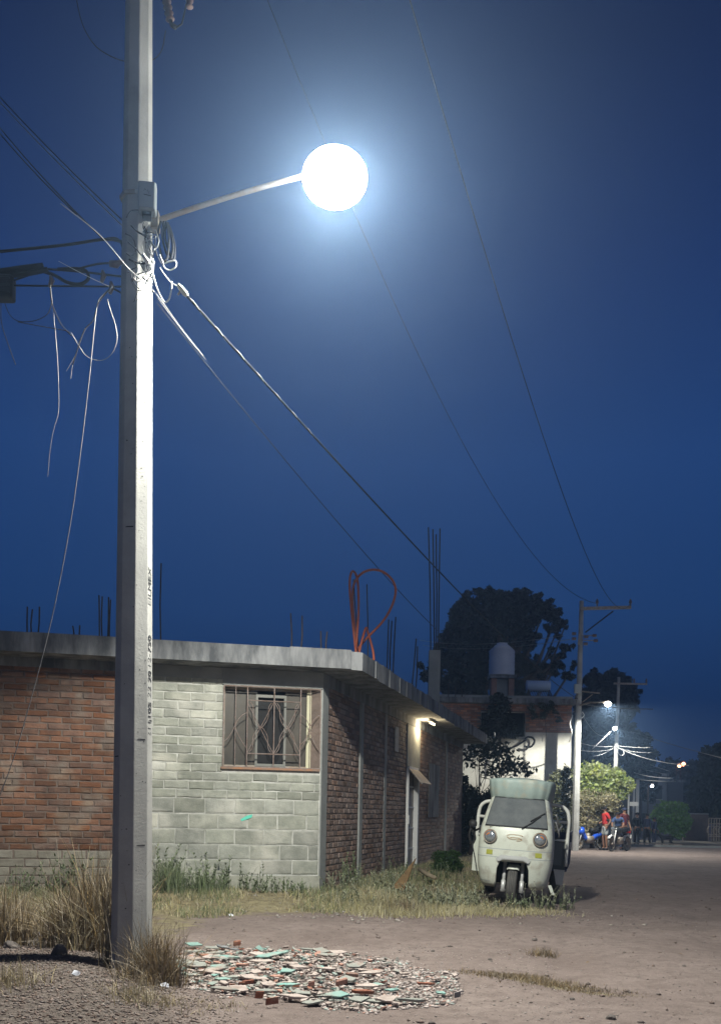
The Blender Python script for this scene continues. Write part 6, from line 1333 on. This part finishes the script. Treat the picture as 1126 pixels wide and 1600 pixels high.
S_ = [(302, 1482, .17, .10, .012, mint, 'bright mint shard at the top left end of the rubble', (.3, .05)),
 (407, 1492, .09, .07, .012, mint, 'mint shard standing up at the rear of the rubble', (1.0, .3)),
 (440, 1494, .12, .07, .012, mint, 'mint shard right of the standing one', (.3, -.1)),
 (447, 1545, .17, .07, .014, mint, 'mint topped slab in the middle of the rubble', (.12, 0)),
 (285, 1512, .24, .11, .014, greyp, 'large grey green flat slab at the left end', (.35, .1)), (330, 1522, .16, .08, .014, greyp, 'grey green slab right of the large left one', (.2, 0)),
 (350, 1505, .13, .07, .014, greyp, 'grey green slab at the left rear', (.25, .1)), (300, 1530, .14, .06, .014, greyp, 'grey green slab at the left front', (.2, 0)),
 (415, 1556, .20, .08, .02, greyp, 'long grey slab in front of the mint topped one', (.1, 0)), (360, 1533, .12, .06, .014, greyp, 'grey shard between left and middle', (.2, 0)),
 (370, 1482, .10, .06, .05, redb, 'red brown brick lump at the rear edge', (.2, 0)), (322, 1500, .14, .06, .02, redb, 'flat red brick slice at the left', (.25, .1)),
 (388, 1543, .14, .07, .03, redb, 'red brick slice left of the middle', (.15, .05)), (378, 1547, .07, .05, .03, redb, 'small red brick piece beside the red slice', (.1, .3)),
 (425, 1575, .15, .07, .045, redb, 'red brick half lying apart in front of the rubble', (.1, .0)), (405, 1568, .08, .06, .05, redb, 'red brick stub touching the front half brick', (.3, .3)),
 (530, 1545, .13, .08, .045, pinkb, 'rounded pink brick near the front', (.3, .0)), (486, 1547, .10, .07, .035, pinkb, 'small pink brick left of the rounded one', (.2, .1)),
 (430, 1533, .13, .06, .02, pinkb, 'pink slice behind the mint topped slab', (.2, 0)), (566, 1557, .15, .05, .025, redb, 'long red slice at the right front', (.08, 0)), (548, 1533, .12, .07, .03, redb, 'red piece behind the rounded pink brick', (.3, .2)),
 (375, 1514, .12, .05, .02, pinkb, 'pink slice in the left rear', (.2, 0)), (665, 1543, .12, .04, .015, redb, 'thin red slice at the right end', (.1, 0)),
 (460, 1566, .20, .09, .022, palep, 'pale pink slab at the front', (.12, .03)), (400, 1528, .09, .08, .02, palep, 'white plaster lump in the rubble', (.4, .1)), (350, 1545, .09, .07, .02, palep, 'pale stone at the left front', (.3, .2)),
 (530, 1562, .30, .06, .015, greyp, 'longest thin grey slab along the front', (.06, 0)), (600, 1567, .26, .06, .015, palep, 'long pale slab at the right front', (.06, 0)), (645, 1570, .22, .05, .02, greyp, 'dark edged slab at the right front corner', (.1, .02)),
 (500, 1536, .12, .06, .015, greyp, 'dark grey shard behind the small pink brick', (.25, .05)), (590, 1545, .10, .06, .012, mint, 'small mint shard at the right', (.2, .1)), (612, 1553, .10, .05, .012, mint, 'mint sliver further right', (.15, 0)), (690, 1558, .10, .05, .012, mint, 'mint sliver at the right end', (.15, 0)),
 (715, 1563, .075, .03, .035, M['slab'], 'dark block at the extreme right end of the rubble', (0, 0)), (455, 1512, .14, .07, .015, palep, 'pale slab in the middle rear', (.2, .05)), (510, 1520, .16, .07, .015, palep, 'broad pale slab behind the pink bricks', (.2, 0)),
 (570, 1522, .12, .06, .015, palep, 'pale slab at the right rear', (.2, 0)), (630, 1527, .10, .05, .012, palep, 'pale shard near the right rear edge', (.2, 0)), (480, 1500, .10, .06, .012, palep, 'pale shard at the rear edge', (.25, 0)), (348, 1487, .12, .05, .015, M['slab'], 'dark splintered shard at the rear left', (.5, .3)), (365, 1490, .10, .04, .012, M['slab'], 'second dark shard leaning on the rear lump', (.7, .2))]
for px, py, l, d, th, m, lab, tl in S_: shard(px, py, l, d, th, m, lab, tl, lift=.008)
for i in range(40):
    while True:
        qx, qy = random.uniform(262, 610), random.uniform(1484, 1574)
        X_, Y_, z_ = gfind(qx, qy)
        if inheap(np.array(X_), np.array(Y_)): break
    k_ = i % 5; m_ = (greyp, palep, greyp, mint, palep)[k_]; lb = ('flat grey green plaster shard', 'flat pale plaster shard', 'flat grey green plaster shard', 'flat mint plaster shard', 'flat pale plaster shard')[k_]
    shard(qx, qy, random.uniform(.12, .25), random.uniform(.06, .13), .013, m_, lb+' lying among many alike in the rubble', (abs(random.gauss(.2, .12)), random.gauss(0, .12)), group=lb+'s spread through the rubble', lift=random.uniform(.0, .012))
# many mid sized fragments joined, they cannot be told apart singly
w = MB()
for m, nm, k in ((palep, 'pale_fragments', 420), (greyp, 'grey_fragments', 260), (redb, 'brick_fragments', 70), (pinkb, 'pink_fragments', 60), (mint, 'mint_fragments', 80)):
    w = MB(); c = 0
    while c < k:
        x, y = random.uniform(*rx), random.uniform(*ry)
        if not inheap(np.array(x), np.array(y)) or random.random() < max(.1, min(.9, .55+x*1.1)): continue
        c += 1; l = random.uniform(.03, .085); Mx = Matrix.Translation((x, y, gz(x, y)+random.uniform(.004, .03))) @ Euler((random.gauss(0, .2), random.gauss(0, .18), random.uniform(0, 6))).to_matrix().to_4x4()
        q = random.randint(3, 5); a0 = random.uniform(0, 6); pl = [(l/2*math.cos(a0+i*6.28/q)*random.uniform(.5, 1.3), l*.35*math.sin(a0+i*6.28/q)*random.uniform(.5, 1.3)) for i in range(q)]; th = random.uniform(.005, .014)
        n0 = len(w.v); w.prism(pl, 0, th); w.v[n0:] = [tuple(Mx @ Vector(v)) for v in w.v[n0:]]
    o = w.build(nm, m); tag(o, {'pale_fragments': 'pale fragments in the rubble', 'grey_fragments': 'grey fragments in the rubble', 'brick_fragments': 'red fragments in the rubble', 'pink_fragments': 'pink brick fragments in the rubble', 'mint_fragments': 'mint fragments in the rubble'}[nm], kind='stuff')
# litter
def paper(px, py, s, label, rot):
    X_, Y_, z = gfind(px, py); w = MB(); w.add([(-s, -s*.5, 0), (s*.2, -s*.6, s*.25), (s, -s*.3, .0), (-s*.8, s*.6, s*.2), (s*.1, s*.5, s*.7), (s*.9, s*.7, s*.3)], [(0, 1, 4, 3), (1, 2, 5, 4)])
    o = w.build('paper_scrap', M['white_paper']); o.location = (X_, Y_, z+.01); o.rotation_euler = rot; o.modifiers.new('s', 'SOLIDIFY').thickness = .001; tag(o, label, 'litter')
M['white_paper'] = mat('white_paper', (.68, .70, .76), .7)
paper(119, 1524, .028, 'crumpled white paper scrap on the gravel mound', (1.0, .5, .6)); paper(257, 1543, .030, 'white torn scrap beside the left end of the rubble', (.4, .2, .3)); paper(361, 1432, .03, 'pale scrap in the verge under the window', (.3, .2, .4))
# ------------------------------------------------------------------ haze box added to give the lamps a halo
hz = MB().box(-405, 405, -65, 640, -6, 45) if False else None
w = MB(); w.box(-420, 420, -80, 720, -8, 22); hb = w.build('haze', None)
hm_ = bpy.data.materials.new('halo_haze'); hm_.use_nodes = True; n_ = hm_.node_tree; n_.nodes.remove(n_.nodes['Principled BSDF'])
pv = n_.nodes.new('ShaderNodeVolumePrincipled'); pv.inputs['Density'].default_value = .0017; pv.inputs['Anisotropy'].default_value = .78; pv.inputs['Color'].default_value = (.42, .64, 1, 1); n_.links.new(pv.outputs[0], n_.nodes['Material Output'].inputs['Volume'])
hb.data.materials.append(hm_); tag(hb, 'thin haze added for the halo round the lamps', kind='stuff')
